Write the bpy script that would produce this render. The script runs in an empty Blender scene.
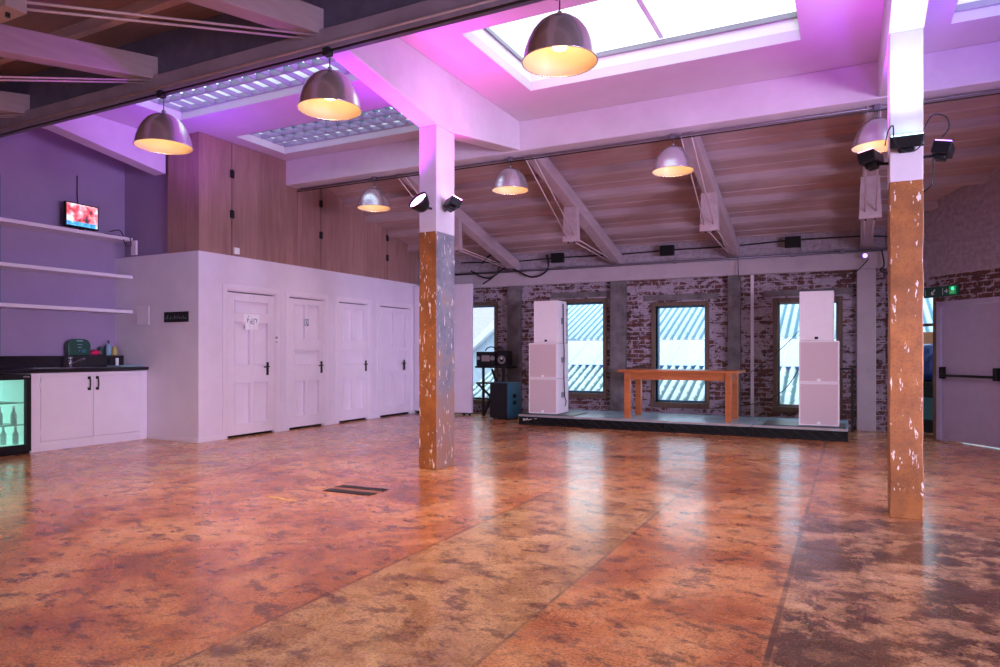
import bpy, bmesh, math, random
from mathutils import Vector, Matrix, noise as mnoise
random.seed(7)
SC = bpy.context.scene
COL = SC.collection
R = math.radians

# ------------------------------------------------------------------ materials
def _mat(name):
    m = bpy.data.materials.new(name); m.use_nodes = True
    nt = m.node_tree; b = nt.nodes['Principled BSDF']
    return m, nt, b
def N(nt, t, **kw):
    n = nt.nodes.new(t)
    for k, v in kw.items(): setattr(n, k, v)
    return n
def L(nt, a, b): nt.links.new(a, b)
def coords(nt, scale=(1,1,1), rot=(0,0,0)):
    tc = N(nt, 'ShaderNodeTexCoord'); mp = N(nt, 'ShaderNodeMapping')
    mp.inputs['Scale'].default_value = scale; mp.inputs['Rotation'].default_value = rot
    L(nt, tc.outputs['Object'], mp.inputs['Vector']); return mp.outputs['Vector']
def noise(nt, vec, scale=5, detail=4, rough=.5, dist=0):
    n = N(nt, 'ShaderNodeTexNoise'); n.inputs['Scale'].default_value = scale
    n.inputs['Detail'].default_value = detail; n.inputs['Roughness'].default_value = rough
    n.inputs['Distortion'].default_value = dist
    L(nt, vec, n.inputs['Vector']); return n.outputs['Fac']
def ramp(nt, fac, stops, interp='LINEAR'):
    r = N(nt, 'ShaderNodeValToRGB'); r.color_ramp.interpolation = interp
    el = r.color_ramp.elements
    while len(el) < len(stops): el.new(.5)
    for e, (p, c) in zip(el, stops):
        e.position = p
        e.color = (c, c, c, 1) if isinstance(c, (int, float)) else tuple(c) + (1,)
    L(nt, fac, r.inputs['Fac']); return r.outputs['Color']
def mix(nt, fac, a, b, mode='MIX'):
    n = N(nt, 'ShaderNodeMix', data_type='RGBA', blend_type=mode)
    if isinstance(fac, (int, float)): n.inputs[0].default_value = fac
    else: L(nt, fac, n.inputs[0])
    for i, v in ((6, a), (7, b)):
        if isinstance(v, tuple): n.inputs[i].default_value = v + (1,)
        else: L(nt, v, n.inputs[i])
    return n.outputs[2]
def mth(nt, op, a, b=None, clamp=False):
    n = N(nt, 'ShaderNodeMath', operation=op); n.use_clamp = clamp
    for i, v in ((0, a), (1, b)):
        if v is None: continue
        if isinstance(v, (int, float)): n.inputs[i].default_value = v
        else: L(nt, v, n.inputs[i])
    return n.outputs[0]
def bump(nt, b, h, strength=.3, dist=.01):
    n = N(nt, 'ShaderNodeBump'); n.inputs['Strength'].default_value = strength
    n.inputs['Distance'].default_value = dist
    L(nt, h, n.inputs['Height']); L(nt, n.outputs['Normal'], b.inputs['Normal'])
def plain(name, col, rough=.5, metal=0, var=.12, scale=8, bmp=.1, spec=.5):
    m, nt, b = _mat(name)
    v = coords(nt); f = noise(nt, v, scale, 5, .6)
    c2 = tuple(x*(1-var) for x in col); c1 = tuple(min(1, x*(1+var*.5)) for x in col)
    L(nt, ramp(nt, f, [(.3, c2), (.7, c1)]), b.inputs['Base Color'])
    b.inputs['Roughness'].default_value = rough; b.inputs['Metallic'].default_value = metal
    b.inputs['Specular IOR Level'].default_value = spec
    if bmp: bump(nt, b, noise(nt, v, scale*6, 3), bmp, .004)
    return m
def wood(name, c1, c2, axis='Z', rough=.5, scale=1.0, bmp=.15):
    m, nt, b = _mat(name)
    s = {'X': (1.2, 14, 14), 'Y': (14, 1.2, 14), 'Z': (14, 14, 1.2)}[axis]
    v = coords(nt, tuple(x*scale for x in s))
    f = noise(nt, v, 1.6, 6, .65, .7)
    g = noise(nt, coords(nt), 1.3, 3)
    c = ramp(nt, f, [(.28, c2), (.72, c1)])
    c = mix(nt, ramp(nt, g, [(.35, 0.0), (.7, .35)]), c, tuple(x*.7 for x in c2))
    L(nt, c, b.inputs['Base Color']); b.inputs['Roughness'].default_value = rough
    bump(nt, b, f, bmp, .004); return m
def emit(name, col, s):
    m, nt, b = _mat(name)
    b.inputs['Base Color'].default_value = col + (1,)
    b.inputs['Emission Color'].default_value = col + (1,)
    b.inputs['Emission Strength'].default_value = s; return m

M = {}
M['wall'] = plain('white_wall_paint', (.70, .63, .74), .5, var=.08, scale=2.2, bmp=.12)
M['door'] = plain('white_door_gloss', (.74, .67, .77), .38, var=.05, scale=3, bmp=.05)
M['ceil'] = plain('white_ceiling_paint', (.62, .56, .62), .6, var=.06, scale=2, bmp=.1)
M['ringbeam'] = plain('dimmed_pink_beam_paint', (.46, .38, .43), .55, var=.12, scale=3, bmp=.2)  # colour darkened to stand in for weaker light along the back wall
M['exitpaint'] = plain('grey_mauve_door_paint', (.40, .34, .50), .45, var=.06, bmp=.05)
M['beamw'] = plain('white_concrete_paint', (.68, .60, .68), .5, var=.1, scale=3, bmp=.25)
M['wallk'] = plain('violet_dimmed_wall_paint', (.34, .25, .42), .55, var=.08, scale=2.2, bmp=.12)  # white wall paint darkened to violet for the dim light around the kitchen
M['beamd'] = plain('slate_upstand_paint', (.14, .13, .22), .6, var=.2, bmp=.2)
M['beamg'] = plain('grey_beam_paint', (.36, .29, .38), .6, var=.2, scale=3, bmp=.25)
M['boards'] = wood('whitewashed_boards', (.52, .35, .34), (.38, .25, .26), 'X', .65)
M['rafter'] = wood('painted_rafter_wood', (.50, .38, .42), (.38, .27, .30), 'Y', .55, .6)
M['purlin'] = wood('painted_purlin_wood', (.55, .41, .44), (.42, .30, .33), 'X', .6, .6)
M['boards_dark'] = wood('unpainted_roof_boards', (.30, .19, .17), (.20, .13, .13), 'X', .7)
M['ply'] = wood('pink_plywood', (.42, .23, .20), (.25, .13, .12), 'Z', .45, .55, .08)
M['table'] = wood('orange_table_wood', (.52, .16, .045), (.30, .075, .02), 'X', .35, .8)
M['darkwood'] = wood('brown_window_timber', (.20, .12, .08), (.09, .055, .04), 'Z', .6)
M['post'] = plain('weathered_grey_post', (.16, .135, .14), .7, var=.5, scale=5, bmp=.5)
M['black'] = plain('black_plastic', (.008, .008, .010), .42, var=.2, scale=10, bmp=.05, spec=.25)
M['blackm'] = plain('black_metal', (.01, .01, .012), .35, .3, bmp=.05)
M['worktop'] = plain('black_worktop_laminate', (.012, .010, .016), .22, var=.3, scale=20, bmp=.02)
M['steel'] = plain('brushed_steel', (.62, .62, .66), .25, 1, var=.1, bmp=.05)
M['alum'] = plain('spun_aluminium', (.80, .77, .84), .26, .85, var=.12, scale=5, bmp=.04)
M['speaker'] = plain('white_speaker_cabinet', (.76, .70, .74), .45, var=.04, bmp=.06)
M['grille'] = plain('pale_grille_cloth', (.55, .43, .45), .8, var=.08, scale=90, bmp=.3)
M['stagetop'] = plain('sky_tinted_stage_deck', (.34, .54, .68), .25, var=.35, scale=3, bmp=.1)  # blue in the base stands in for sky reflected on grey decks
M['mat'] = plain('black_rubber_mat', (.03, .04, .05), .45, var=.3, bmp=.2)
M['stagelip'] = plain('aluminium_stage_edge', (.45, .33, .30), .4, .6)
M['castgrey'] = plain('grey_plastic', (.25, .25, .27), .5)
M['conduit'] = plain('galvanised_conduit', (.22, .19, .25), .4, .5)
M['cable'] = plain('black_cable_rubber', (.01, .01, .012), .5, bmp=0)
M['rod'] = plain('painted_tie_rod', (.62, .47, .50), .45, .2)
M['paper'] = plain('white_paper', (.82, .82, .88), .7, var=.04, bmp=.02)
M['ink'] = plain('grey_blue_print', (.15, .17, .28), .7)
M['white'] = plain('white_plastic', (.8, .8, .8), .4, var=.03, bmp=0)
M['green'] = plain('dark_green_plastic', (.01, .07, .045), .4)
M['pink'] = plain('pink_cloth', (.65, .02, .12), .8)
M['blue'] = plain('blue_plastic_sheet', (.02, .07, .28), .35, var=.5, scale=12, bmp=.6)
M['bluegrey'] = plain('blue_grey_vinyl', (.03, .13, .22), .35)
M['cardboard'] = plain('brown_cardboard', (.36, .13, .04), .7)
M['teal'] = plain('teal_plastic_crate', (.04, .16, .19), .45)
M['clothb'] = plain('pale_blue_towel', (.25, .42, .52), .8)
M['amber'] = plain('yellow_label_liquid', (.5, .4, .12), .4)
M['skin'] = plain('plaster_white', (.9, .9, .9), .5)
M['fridgein'] = emit('fridge_interior_liner', (.60, .86, .80), .50)
M['fridgeshelf'] = plain('fridge_wire_shelf', (.5, .62, .60), .4)
M['bulb'] = emit('warm_lamp_bulb', (1.0, .66, .34), 21)
M['greenled'] = emit('green_indicator', (.02, 1.0, .25), 6)
M['lens_mag'] = emit('magenta_led_lens', (1.0, .35, .95), 14)
M['lens_cyan'] = emit('cyan_led_lens', (.45, .95, 1.0), 7)
M['lens_red'] = emit('pink_led_lens', (1.0, .3, .45), 6)
M['lens_vio'] = emit('violet_led_lens', (.45, .2, 1.0), 6)
M['lens_small'] = emit('small_violet_led', (.35, .2, 1.0), 4)
M['rafteredge'] = M['rafter']
def domein():
    m, nt, b = _mat('lamp_dome_inner_enamel')
    b.inputs['Base Color'].default_value = (.58, .44, .32, 1); b.inputs['Roughness'].default_value = .45
    return m
M['domein'] = domein()
def glass(name, tint=(1,1,1), refl=.10):
    m, nt, b = _mat(name); nt.nodes.remove(b)
    out = nt.nodes['Material Output']
    tr = N(nt, 'ShaderNodeBsdfTransparent'); tr.inputs[0].default_value = tint + (1,)
    gl = N(nt, 'ShaderNodeBsdfGlossy'); gl.inputs['Roughness'].default_value = .03
    v = coords(nt); f = noise(nt, v, 3, 2)
    ms = N(nt, 'ShaderNodeMixShader')
    L(nt, mth(nt, 'MULTIPLY', f, refl*2), ms.inputs[0])
    L(nt, tr.outputs[0], ms.inputs[1]); L(nt, gl.outputs[0], ms.inputs[2])
    L(nt, ms.outputs[0], out.inputs[0]); return m
M['glass'] = glass('window_glass', (.97, .99, 1), .012)
M['fglass'] = glass('fridge_glass', (.8, .95, .92), .08)

def brick(name, paint_above=None, amount=.5, brown=(.15, .045, .03), dark=(.035, .018, .016)):
    m, nt, b = _mat(name)
    tc = N(nt, 'ShaderNodeTexCoord'); sp = N(nt, 'ShaderNodeSeparateXYZ'); L(nt, tc.outputs['Object'], sp.inputs[0])
    cb = N(nt, 'ShaderNodeCombineXYZ')
    wob = mth(nt, 'MULTIPLY', mth(nt, 'SUBTRACT', noise(nt, tc.outputs['Object'], 5, 3), .5), .05)
    L(nt, mth(nt, 'ADD', mth(nt, 'ADD', sp.outputs[0], sp.outputs[1]), wob), cb.inputs[0]); L(nt, mth(nt, 'ADD', sp.outputs[2], mth(nt, 'MULTIPLY', wob, .5)), cb.inputs[1])
    br = N(nt, 'ShaderNodeTexBrick'); L(nt, cb.outputs[0], br.inputs['Vector'])
    br.inputs['Scale'].default_value = 1; br.inputs['Brick Width'].default_value = .235
    br.inputs['Row Height'].default_value = .078; br.inputs['Mortar Size'].default_value = .010
    br.inputs['Mortar Smooth'].default_value = .3; br.inputs['Bias'].default_value = -.1
    br.inputs['Color1'].default_value = brown + (1,); br.inputs['Color2'].default_value = dark + (1,)
    br.inputs['Mortar'].default_value = (.09, .07, .075, 1)
    mp = N(nt, 'ShaderNodeMapping'); mp.inputs['Scale'].default_value = (4.8, 8.5, 1); L(nt, cb.outputs[0], mp.inputs['Vector'])
    f1 = noise(nt, mp.outputs[0], 1.0, 6, .75, .5)
    f2 = noise(nt, cb.outputs[0], .9, 2, .5)
    s = mth(nt, 'ADD', f1, mth(nt, 'MULTIPLY', br.outputs['Fac'], .09))
    s = mth(nt, 'ADD', s, mth(nt, 'MULTIPLY', mth(nt, 'SUBTRACT', f2, .5), .35))
    if paint_above is not None:
        up = mth(nt, 'GREATER_THAN', mth(nt, 'ADD', sp.outputs[2], mth(nt, 'MULTIPLY', f1, .05)), paint_above)
        s = mth(nt, 'ADD', s, up)
    t = 1 - amount
    mask = ramp(nt, s, [(t-.02, 0.0), (t+.02, 1.0)])
    var = noise(nt, cb.outputs[0], 14, 4, .6)
    bc = mix(nt, .5, br.outputs['Color'], ramp(nt, var, [(.35, (.016,.010,.011)), (.7, (.17,.05,.035))]))
    pc = ramp(nt, var, [(.3, (.27, .21, .26)), (.7, (.42, .35, .41))])
    L(nt, mix(nt, mask, bc, pc), b.inputs['Base Color'])
    b.inputs['Roughness'].default_value = .7
    h = mth(nt, 'SUBTRACT', mth(nt, 'MULTIPLY', mask, .35), br.outputs['Fac'])
    bump(nt, b, h, .6, .012); return m
M['brick'] = brick('peeling_painted_brick', 2.60, .49)
M['brickd'] = brick('peeling_painted_brick_side', 2.26, .46)
M['brickw'] = brick('whitewashed_brick', -5)

def floor_mat():
    m, nt, b = _mat('stained_concrete_floor')
    tc = N(nt, 'ShaderNodeTexCoord'); sp = N(nt, 'ShaderNodeSeparateXYZ'); P = tc.outputs['Object']; L(nt, P, sp.inputs[0])
    X, Y = sp.outputs[0], sp.outputs[1]
    warp = mth(nt, 'MULTIPLY', mth(nt, 'SUBTRACT', noise(nt, P, 1.5, 3), .5), .06)
    Xw = mth(nt, 'ADD', X, warp)
    def step(v, e, w=.02):   # 1 above e
        mr = N(nt, 'ShaderNodeMapRange'); L(nt, v, mr.inputs[0])
        mr.inputs[1].default_value = e-w; mr.inputs[2].default_value = e+w; return mr.outputs[0]
    def band(v, a, c, w=.02): return mth(nt, 'MULTIPLY', step(v, a, w), mth(nt, 'SUBTRACT', 1.0, step(v, c, w)))
    mpv = N(nt, 'ShaderNodeMapping'); mpv.inputs['Scale'].default_value = (1, 1, 1); L(nt, P, mpv.inputs[0]); V = mpv.outputs[0]
    n1 = noise(nt, V, 1.1, 8, .62, .6); n2 = noise(nt, V, 3.2, 8, .66, .8); n3 = noise(nt, V, 26, 8, .8); n6 = noise(nt, V, 75, 4, .7)
    c = ramp(nt, n1, [(.30, (.20, .055, .026)), (.44, (.54, .18, .065)), (.52, (.74, .31, .12)), (.66, (.90, .50, .25))])
    tan = ramp(nt, n2, [(.30, (.30, .17, .08)), (.48, (.60, .37, .18)), (.66, (.84, .58, .32))])
    # tan slab between two joints, and an older bare strip near the kitchen
    Yn = mth(nt, 'ADD', Y, mth(nt, 'MULTIPLY', mth(nt, 'SUBTRACT', n2, .5), 1.6))
    tanm = mth(nt, 'MULTIPLY', band(Xw, -2.30, -1.27), mth(nt, 'SUBTRACT', 1.0, step(Yn, 5.6, .8)))
    c = mix(nt, mth(nt, 'MULTIPLY', tanm, .85), c, tan)
    oldm = mth(nt, 'MULTIPLY', band(mth(nt, 'ADD', Xw, mth(nt, 'MULTIPLY', mth(nt, 'SUBTRACT', n1, .5), 1.2)), -7.0, -5.75, .12), ramp(nt, n2, [(.46, 0.0), (.56, .8)]))
    c = mix(nt, oldm, c, tan)
    # dark worn slab on the right
    dk = mth(nt, 'MULTIPLY', band(Xw, -.29, 1.35, .03), mth(nt, 'SUBTRACT', 1.0, step(Yn, 5.7, .35)))
    n4 = noise(nt, V, 1.9, 10, .74, .2)
    worn = ramp(nt, n4, [(.40, (.040, .028, .027)), (.49, (.075, .048, .043)), (.525, (.48, .27, .15)), (.66, (.80, .53, .32))])
    c = mix(nt, mth(nt, 'MULTIPLY', dk, .93), c, worn)
    # streaky stains
    ms = N(nt, 'ShaderNodeMapping'); ms.inputs['Scale'].default_value = (1.8, 2.6, 1); ms.inputs['Rotation'].default_value = (0, 0, .5); L(nt, P, ms.inputs[0])
    st = noise(nt, ms.outputs[0], 2.9, 10, .74, .1)
    c = mix(nt, ramp(nt, st, [(.515, 0.0), (.585, .80)]), c, (.090, .034, .032))
    n5 = noise(nt, V, 6.5, 8, .72, .2)
    c = mix(nt, ramp(nt, n5, [(.52, 0.0), (.62, .45)]), c, (.20, .07, .045))
    c = mix(nt, ramp(nt, n5, [(.34, .5), (.45, 0.0)]), c, (.58, .30, .16))
    c = mix(nt, ramp(nt, n3, [(.52, 0.0), (.70, .5)]), c, (.12, .05, .035))
    c = mix(nt, ramp(nt, n6, [(.42, .55), (.50, 0.0)]), c, (.10, .04, .025))
    c = mix(nt, ramp(nt, n6, [(.56, 0.0), (.64, .4)]), c, (.85, .52, .30))
    # slab joints
    j = None
    for jx, w in ((-2.31, .010), (-1.28, .009), (-.29, .012), (-5.55, .009), (-7.02, .009), (1.9, .009)):
        d = mth(nt, 'LESS_THAN', mth(nt, 'ABSOLUTE', mth(nt, 'SUBTRACT', X, jx)), w)
        j = d if j is None else mth(nt, 'MAXIMUM', j, d)
    d = mth(nt, 'LESS_THAN', mth(nt, 'ABSOLUTE', mth(nt, 'SUBTRACT', Y, 6.35)), .006)
    j = mth(nt, 'MAXIMUM', j, d)
    jn = mth(nt, 'MULTIPLY', j, ramp(nt, n2, [(.35, 0.15), (.6, .8)]))
    c = mix(nt, jn, c, (.07, .035, .03))
    L(nt, c, b.inputs['Base Color'])
    rr = ramp(nt, n2, [(.3, .20), (.7, .36)])
    L(nt, rr, b.inputs['Roughness']); b.inputs['Specular IOR Level'].default_value = .45
    b.inputs['Coat Weight'].default_value = .35; b.inputs['Coat Roughness'].default_value = .14
    h = mth(nt, 'SUBTRACT', mth(nt, 'ADD', mth(nt, 'MULTIPLY', n3, .25), mth(nt, 'MULTIPLY', n2, 1.2)), mth(nt, 'MULTIPLY', j, 1.0))
    bump(nt, b, h, .22, .006); return m
M['floor'] = floor_mat()

def column_mat():
    m, nt, b = _mat('flaking_column_paint')
    v = coords(nt); tc = N(nt, 'ShaderNodeTexCoord'); sp = N(nt, 'ShaderNodeSeparateXYZ'); L(nt, tc.outputs['Object'], sp.inputs[0])
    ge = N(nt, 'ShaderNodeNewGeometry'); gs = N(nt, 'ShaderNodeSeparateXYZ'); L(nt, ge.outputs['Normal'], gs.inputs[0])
    n1 = noise(nt, v, 55, 6, .8); n2 = noise(nt, v, 5, 6, .65)
    mp = coords(nt, (30, 30, 9)); n3 = noise(nt, mp, 1.0, 4, .6)
    org = ramp(nt, n2, [(.3, (.17, .055, .014)), (.7, (.38, .135, .026))])
    org = mix(nt, ramp(nt, n1, [(.52, 0.0), (.62, .75)]), org, (.13, .055, .025))
    skylit_gry = ramp(nt, n2, [(.35, (.13, .14, .18)), (.65, (.27, .26, .30))])
    skylit_gry = mix(nt, ramp(nt, mth(nt, 'ADD', mth(nt, 'MULTIPLY', sp.outputs[2], -.18), mth(nt, 'ADD', n2, .12)), [(.35, 0.0), (.6, .9)]), skylit_gry, (.26, .13, .075))
    side = mth(nt, 'GREATER_THAN', gs.outputs[0], .5)  # right-hand faces coloured grey to paint in the cool skylight there
    c = mix(nt, side, org, skylit_gry)
    c = mix(nt, ramp(nt, mth(nt, 'ADD', n3, 0), [(.615, 0.0), (.65, 1.0)]), c, (.75, .66, .62))
    L(nt, c, b.inputs['Base Color']); b.inputs['Roughness'].default_value = .45
    bump(nt, b, n1, .5, .006); return m
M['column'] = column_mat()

def roof_mat(name, a, d, valley_shade=None, mossy=0):
    m, nt, b = _mat(name)
    v = coords(nt); n = noise(nt, v, 7, 6, .7)
    c = ramp(nt, n, [(.35, d), (.6, a)])
    if valley_shade:
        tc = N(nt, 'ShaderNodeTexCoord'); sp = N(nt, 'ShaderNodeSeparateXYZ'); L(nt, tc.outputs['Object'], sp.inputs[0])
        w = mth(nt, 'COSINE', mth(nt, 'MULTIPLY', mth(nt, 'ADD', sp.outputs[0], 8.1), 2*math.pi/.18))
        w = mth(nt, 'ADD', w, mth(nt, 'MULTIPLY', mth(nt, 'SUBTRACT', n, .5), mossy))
        c = mix(nt, ramp(nt, mth(nt, 'ADD', mth(nt, 'MULTIPLY', w, .5), .5), [(.25, .85), (.55, 0.0)]), c, valley_shade)  # dark valleys paint in the shade between ribs; noise adds mossy spots
    L(nt, c, b.inputs['Base Color']); b.inputs['Roughness'].default_value = .7
    return m
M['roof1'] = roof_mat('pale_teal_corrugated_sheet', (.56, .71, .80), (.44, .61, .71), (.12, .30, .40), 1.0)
M['roof2'] = roof_mat('mossy_rib_shaded_sheet', (.62, .74, .80), (.42, .60, .66), (.05, .15, .16), 3.5)
M['roofw'] = roof_mat('translucent_white_sheet', (.52, .58, .66), (.45, .52, .62))
M['flash'] = plain('blue_flashing', (.03, .16, .36), .5)
M['lavroof'] = plain('lavender_slate', (.40, .38, .50), .7)
M['palewall'] = plain('pale_blue_render', (.55, .68, .80), .8)

def screen_mat():
    m, nt, b = _mat('tv_picture')
    tc = N(nt, 'ShaderNodeTexCoord'); sp = N(nt, 'ShaderNodeSeparateXYZ'); L(nt, tc.outputs['Object'], sp.inputs[0])
    n = noise(nt, tc.outputs['Object'], 9, 2, .5)
    top = ramp(nt, n, [(.32, (.04, .03, .06)), (.42, (.75, .08, .12)), (.52, (.95, .35, .45)), (.62, (.9, .85, .95)), (.75, (.5, .75, .7))])
    low = ramp(nt, noise(nt, tc.outputs['Object'], 22, 2), [(.35, (.02, .2, .6)), (.6, (.1, .5, .9)), (.7, (.8, .9, 1))])
    f = mth(nt, 'LESS_THAN', sp.outputs[2], .135)
    c = mix(nt, f, top, low)
    L(nt, c, b.inputs['Emission Color']); b.inputs['Emission Strength'].default_value = 1.5
    b.inputs['Base Color'].default_value = (.02, .02, .02, 1); return m
M['screen'] = screen_mat()

# ------------------------------------------------------------------ mesh builder
class MB:
    def __init__(s): s.bm = bmesh.new()
    def box(s, x0, x1, y0, y1, z0, z1, mi=0):
        v = [s.bm.verts.new(p) for p in ((x0,y0,z0),(x1,y0,z0),(x1,y1,z0),(x0,y1,z0),(x0,y0,z1),(x1,y0,z1),(x1,y1,z1),(x0,y1,z1))]
        for f in ((3,2,1,0),(4,5,6,7),(0,1,5,4),(1,2,6,5),(2,3,7,6),(3,0,4,7)):
            fc = s.bm.faces.new([v[i] for i in f]); fc.material_index = mi
        return s
    def bar(s, a, b, w, h=None, mi=0, up=(0,0,1)):
        a, b = Vector(a), Vector(b); h = h or w
        d = (b-a).normalized(); u = Vector(up)
        if abs(d.dot(u)) > .98: u = Vector((0,1,0))
        r = d.cross(u).normalized(); u = r.cross(d)
        vs = []
        for p in (a, b):
            for sx, sy in ((-1,-1),(1,-1),(1,1),(-1,1)):
                vs.append(s.bm.verts.new(p + r*sx*w/2 + u*sy*h/2))
        for f in ((0,1,2,3),(7,6,5,4),(0,4,5,1),(1,5,6,2),(2,6,7,3),(3,7,4,0)):
            fc = s.bm.faces.new([vs[i] for i in f]); fc.material_index = mi
        return s
    def tube(s, pts, r, n=8, mi=0, smooth=True, cap=True):
        pts = [Vector(p) for p in pts]; rings = []
        up = Vector((0,0,1))
        for i, p in enumerate(pts):
            d = (pts[min(i+1, len(pts)-1)] - pts[max(i-1, 0)]).normalized()
            u = up if abs(d.dot(up)) < .95 else Vector((1,0,0))
            a = d.cross(u).normalized(); b2 = a.cross(d)
            rr = r[i] if isinstance(r, (list, tuple)) else r
            rings.append([s.bm.verts.new(p + (a*math.cos(2*math.pi*k/n) + b2*math.sin(2*math.pi*k/n))*rr) for k in range(n)])
        for i in range(len(rings)-1):
            for k in range(n):
                f = s.bm.faces.new((rings[i][k], rings[i][(k+1)%n], rings[i+1][(k+1)%n], rings[i+1][k])); f.smooth = smooth; f.material_index = mi
        if cap:
            s.bm.faces.new(rings[0][::-1]).material_index = mi; s.bm.faces.new(rings[-1]).material_index = mi
        return s
    def lathe(s, prof, n=32, mi=0, c=(0,0,0), smooth=True):
        rings = []
        for r, z in prof:
            if r < 1e-5: rings.append([s.bm.verts.new((c[0], c[1], c[2]+z))])
            else: rings.append([s.bm.verts.new((c[0]+r*math.cos(2*math.pi*k/n), c[1]+r*math.sin(2*math.pi*k/n), c[2]+z)) for k in range(n)])
        for A, B in zip(rings, rings[1:]):
            for k in range(n):
                a = [A[k % len(A)], A[(k+1) % len(A)]]; b = [B[(k+1) % len(B)], B[k % len(B)]]
                vs = []
                for q in a+b:
                    if q not in vs: vs.append(q)
                if len(vs) > 2:
                    f = s.bm.faces.new(vs); f.smooth = smooth; f.material_index = mi
        return s
    def prism(s, poly, axis, a, b, mi=0):
        """poly of 2D points extruded along axis from a to b"""
        def P(p, t):
            if axis == 'X': return (t, p[0], p[1])
            if axis == 'Y': return (p[0], t, p[1])
            return (p[0], p[1], t)
        A = [s.bm.verts.new(P(p, a)) for p in poly]; B = [s.bm.verts.new(P(p, b)) for p in poly]
        n = len(poly)
        s.bm.faces.new(A[::-1]).material_index = mi; s.bm.faces.new(B).material_index = mi
        for i in range(n): s.bm.faces.new((A[i], A[(i+1)%n], B[(i+1)%n], B[i])).material_index = mi
        return s
    def plate(s, axis, u0, u1, v0, v1, t0, t1, holes, mi=0):
        us = sorted({u0, u1, *[h[0] for h in holes], *[h[1] for h in holes]}); us = [u for u in us if u0 <= u <= u1]
        vs = sorted({v0, v1, *[h[2] for h in holes], *[h[3] for h in holes]}); vs = [v for v in vs if v0 <= v <= v1]
        for i in range(len(us)-1):
            run = None
            for j in range(len(vs)-1):
                cu, cv = (us[i]+us[i+1])/2, (vs[j]+vs[j+1])/2
                hole = any(h[0] < cu < h[1] and h[2] < cv < h[3] for h in holes)
                if not hole:
                    if run is None: run = vs[j]
                if run is not None and (hole or j == len(vs)-2):
                    e = vs[j] if hole else vs[j+1]
                    if axis == 'Z': s.box(us[i], us[i+1], run, e, t0, t1, mi)
                    elif axis == 'Y': s.box(us[i], us[i+1], t0, t1, run, e, mi)
                    else: s.box(t0, t1, us[i], us[i+1], run, e, mi)
                    run = None
        return s
    def build(s, name, mats, parent=None, bevel=0, loc=None, rot=None):
        bmesh.ops.recalc_face_normals(s.bm, faces=s.bm.faces)
        me = bpy.data.meshes.new(name); s.bm.to_mesh(me); s.bm.free()
        for m in (mats if isinstance(mats, (list, tuple)) else [mats]): me.materials.append(m)
        o = bpy.data.objects.new(name, me); COL.objects.link(o)
        if parent: o.parent = parent
        if loc: o.location = loc
        if rot: o.rotation_euler = rot
        if bevel:
            md = o.modifiers.new('edge', 'BEVEL'); md.width = bevel; md.segments = 2; md.limit_method = 'ANGLE'; md.harden_normals = False
        return o
def tag(o, label=None, cat=None, group=None, kind=None):
    if label: o['label'] = label
    if cat: o['category'] = cat
    if group: o['group'] = group
    if kind: o['kind'] = kind
    return o
def empty(name, loc=(0,0,0), rz=0, label=None, cat=None, group=None, kind=None):
    o = bpy.data.objects.new(name, None); COL.objects.link(o); o.empty_display_size = .1
    o.location = loc; o.rotation_euler = (0,0,rz); return tag(o, label, cat, group, kind)
def struct(o, label, cat): return tag(o, label, cat, kind='structure')
def copy_tree(o, parent=None):
    c = o.copy(); COL.objects.link(c)
    if parent: c.parent = parent
    for ch in [k for k in bpy.data.objects if k.parent == o]: copy_tree(ch, c)
    return c

# ------------------------------------------------------------------ key dimensions
XL, XR = -9.39, 4.6          # left wall, right wall
YN, YB = -.7, 11.9           # near wall, window wall
XP, YP = -7.66, 6.27         # partition with the four doors
ZC = 4.12                    # flat ceiling over the columns
Y1, Y2 = 4.05, 7.87          # the two long beams
SLF = {1: .263, -1: .19}
SL = .263                    # roof slope

# ------------------------------------------------------------------ floor
struct(MB().box(XL-.3, XR+.3, YN-.3, YB+.3, -.15, 0).build('floor', M['floor']), 'glossy orange and brown stained concrete floor with slab joints', 'floor')

# ------------------------------------------------------------------ flat ceiling and skylights
H_BIG = (-3.18, -.41, 5.46, 7.0)
H_A = (-7.5, -4.45, 4.95, 5.88)
H_B = (-7.42, -4.45, 6.68, 7.58)
H_C = (.80, 3.2, 6.0, 7.27)
mb = MB().plate('Z', XL-.1, XR+.1, Y1+.1, Y2+.2, ZC, ZC+.1, [H_BIG, H_A, H_B, H_C])
struct(mb.build('ceiling', M['ceil']), 'flat white ceiling over the columns, pierced by skylights', 'ceiling')

def skylight(n, Hh, shaft, label):
    x0, x1, y0, y1 = Hh
    root = empty('window_%d' % n, ((x0+x1)/2, (y0+y1)/2, ZC+.1), 0, label, 'skylight', kind='structure')
    ox, oy, oz = root.location
    t = .03
    z0, z1 = .0, shaft
    f = MB()
    f.box(x0-ox-t-.05, x0-ox, y0-oy-t, y1-oy+t, z0+.001, z1).box(x1-ox, x1-ox+t+.05, y0-oy-t, y1-oy+t, z0+.001, z1)
    f.box(x0-ox, x1-ox, y0-oy-t, y0-oy, z0+.001, z1).box(x0-ox, x1-ox, y1-oy, y1-oy+t, z0+.001, z1)
    f.build('skylight_shaft', M['white'], root)
    MB().box(x0-ox-.05, x1-ox+.05, y0-oy-.02, y1-oy+.02, z1+.03, z1+.036).build('pane', M['glass'], root)
    return root, (x0-ox, x1-ox, y0-oy, y1-oy, z1)
w, q = skylight(5, H_BIG, .14, 'large bright rectangular skylight between the two columns')
fr = MB()
fr.box(q[0], q[0]+.03, q[2], q[3], q[4]-.02, q[4]+.02).box(q[1]-.03, q[1], q[2], q[3], q[4]-.02, q[4]+.02)
fr.box(q[0], q[1], q[3]-.035, q[3], q[4]-.03, q[4]+.02).box(q[0], q[1], q[2], q[2]+.03, q[4]-.02, q[4]+.02)
fr.build('glazing_frame', M['castgrey'], w)
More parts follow.
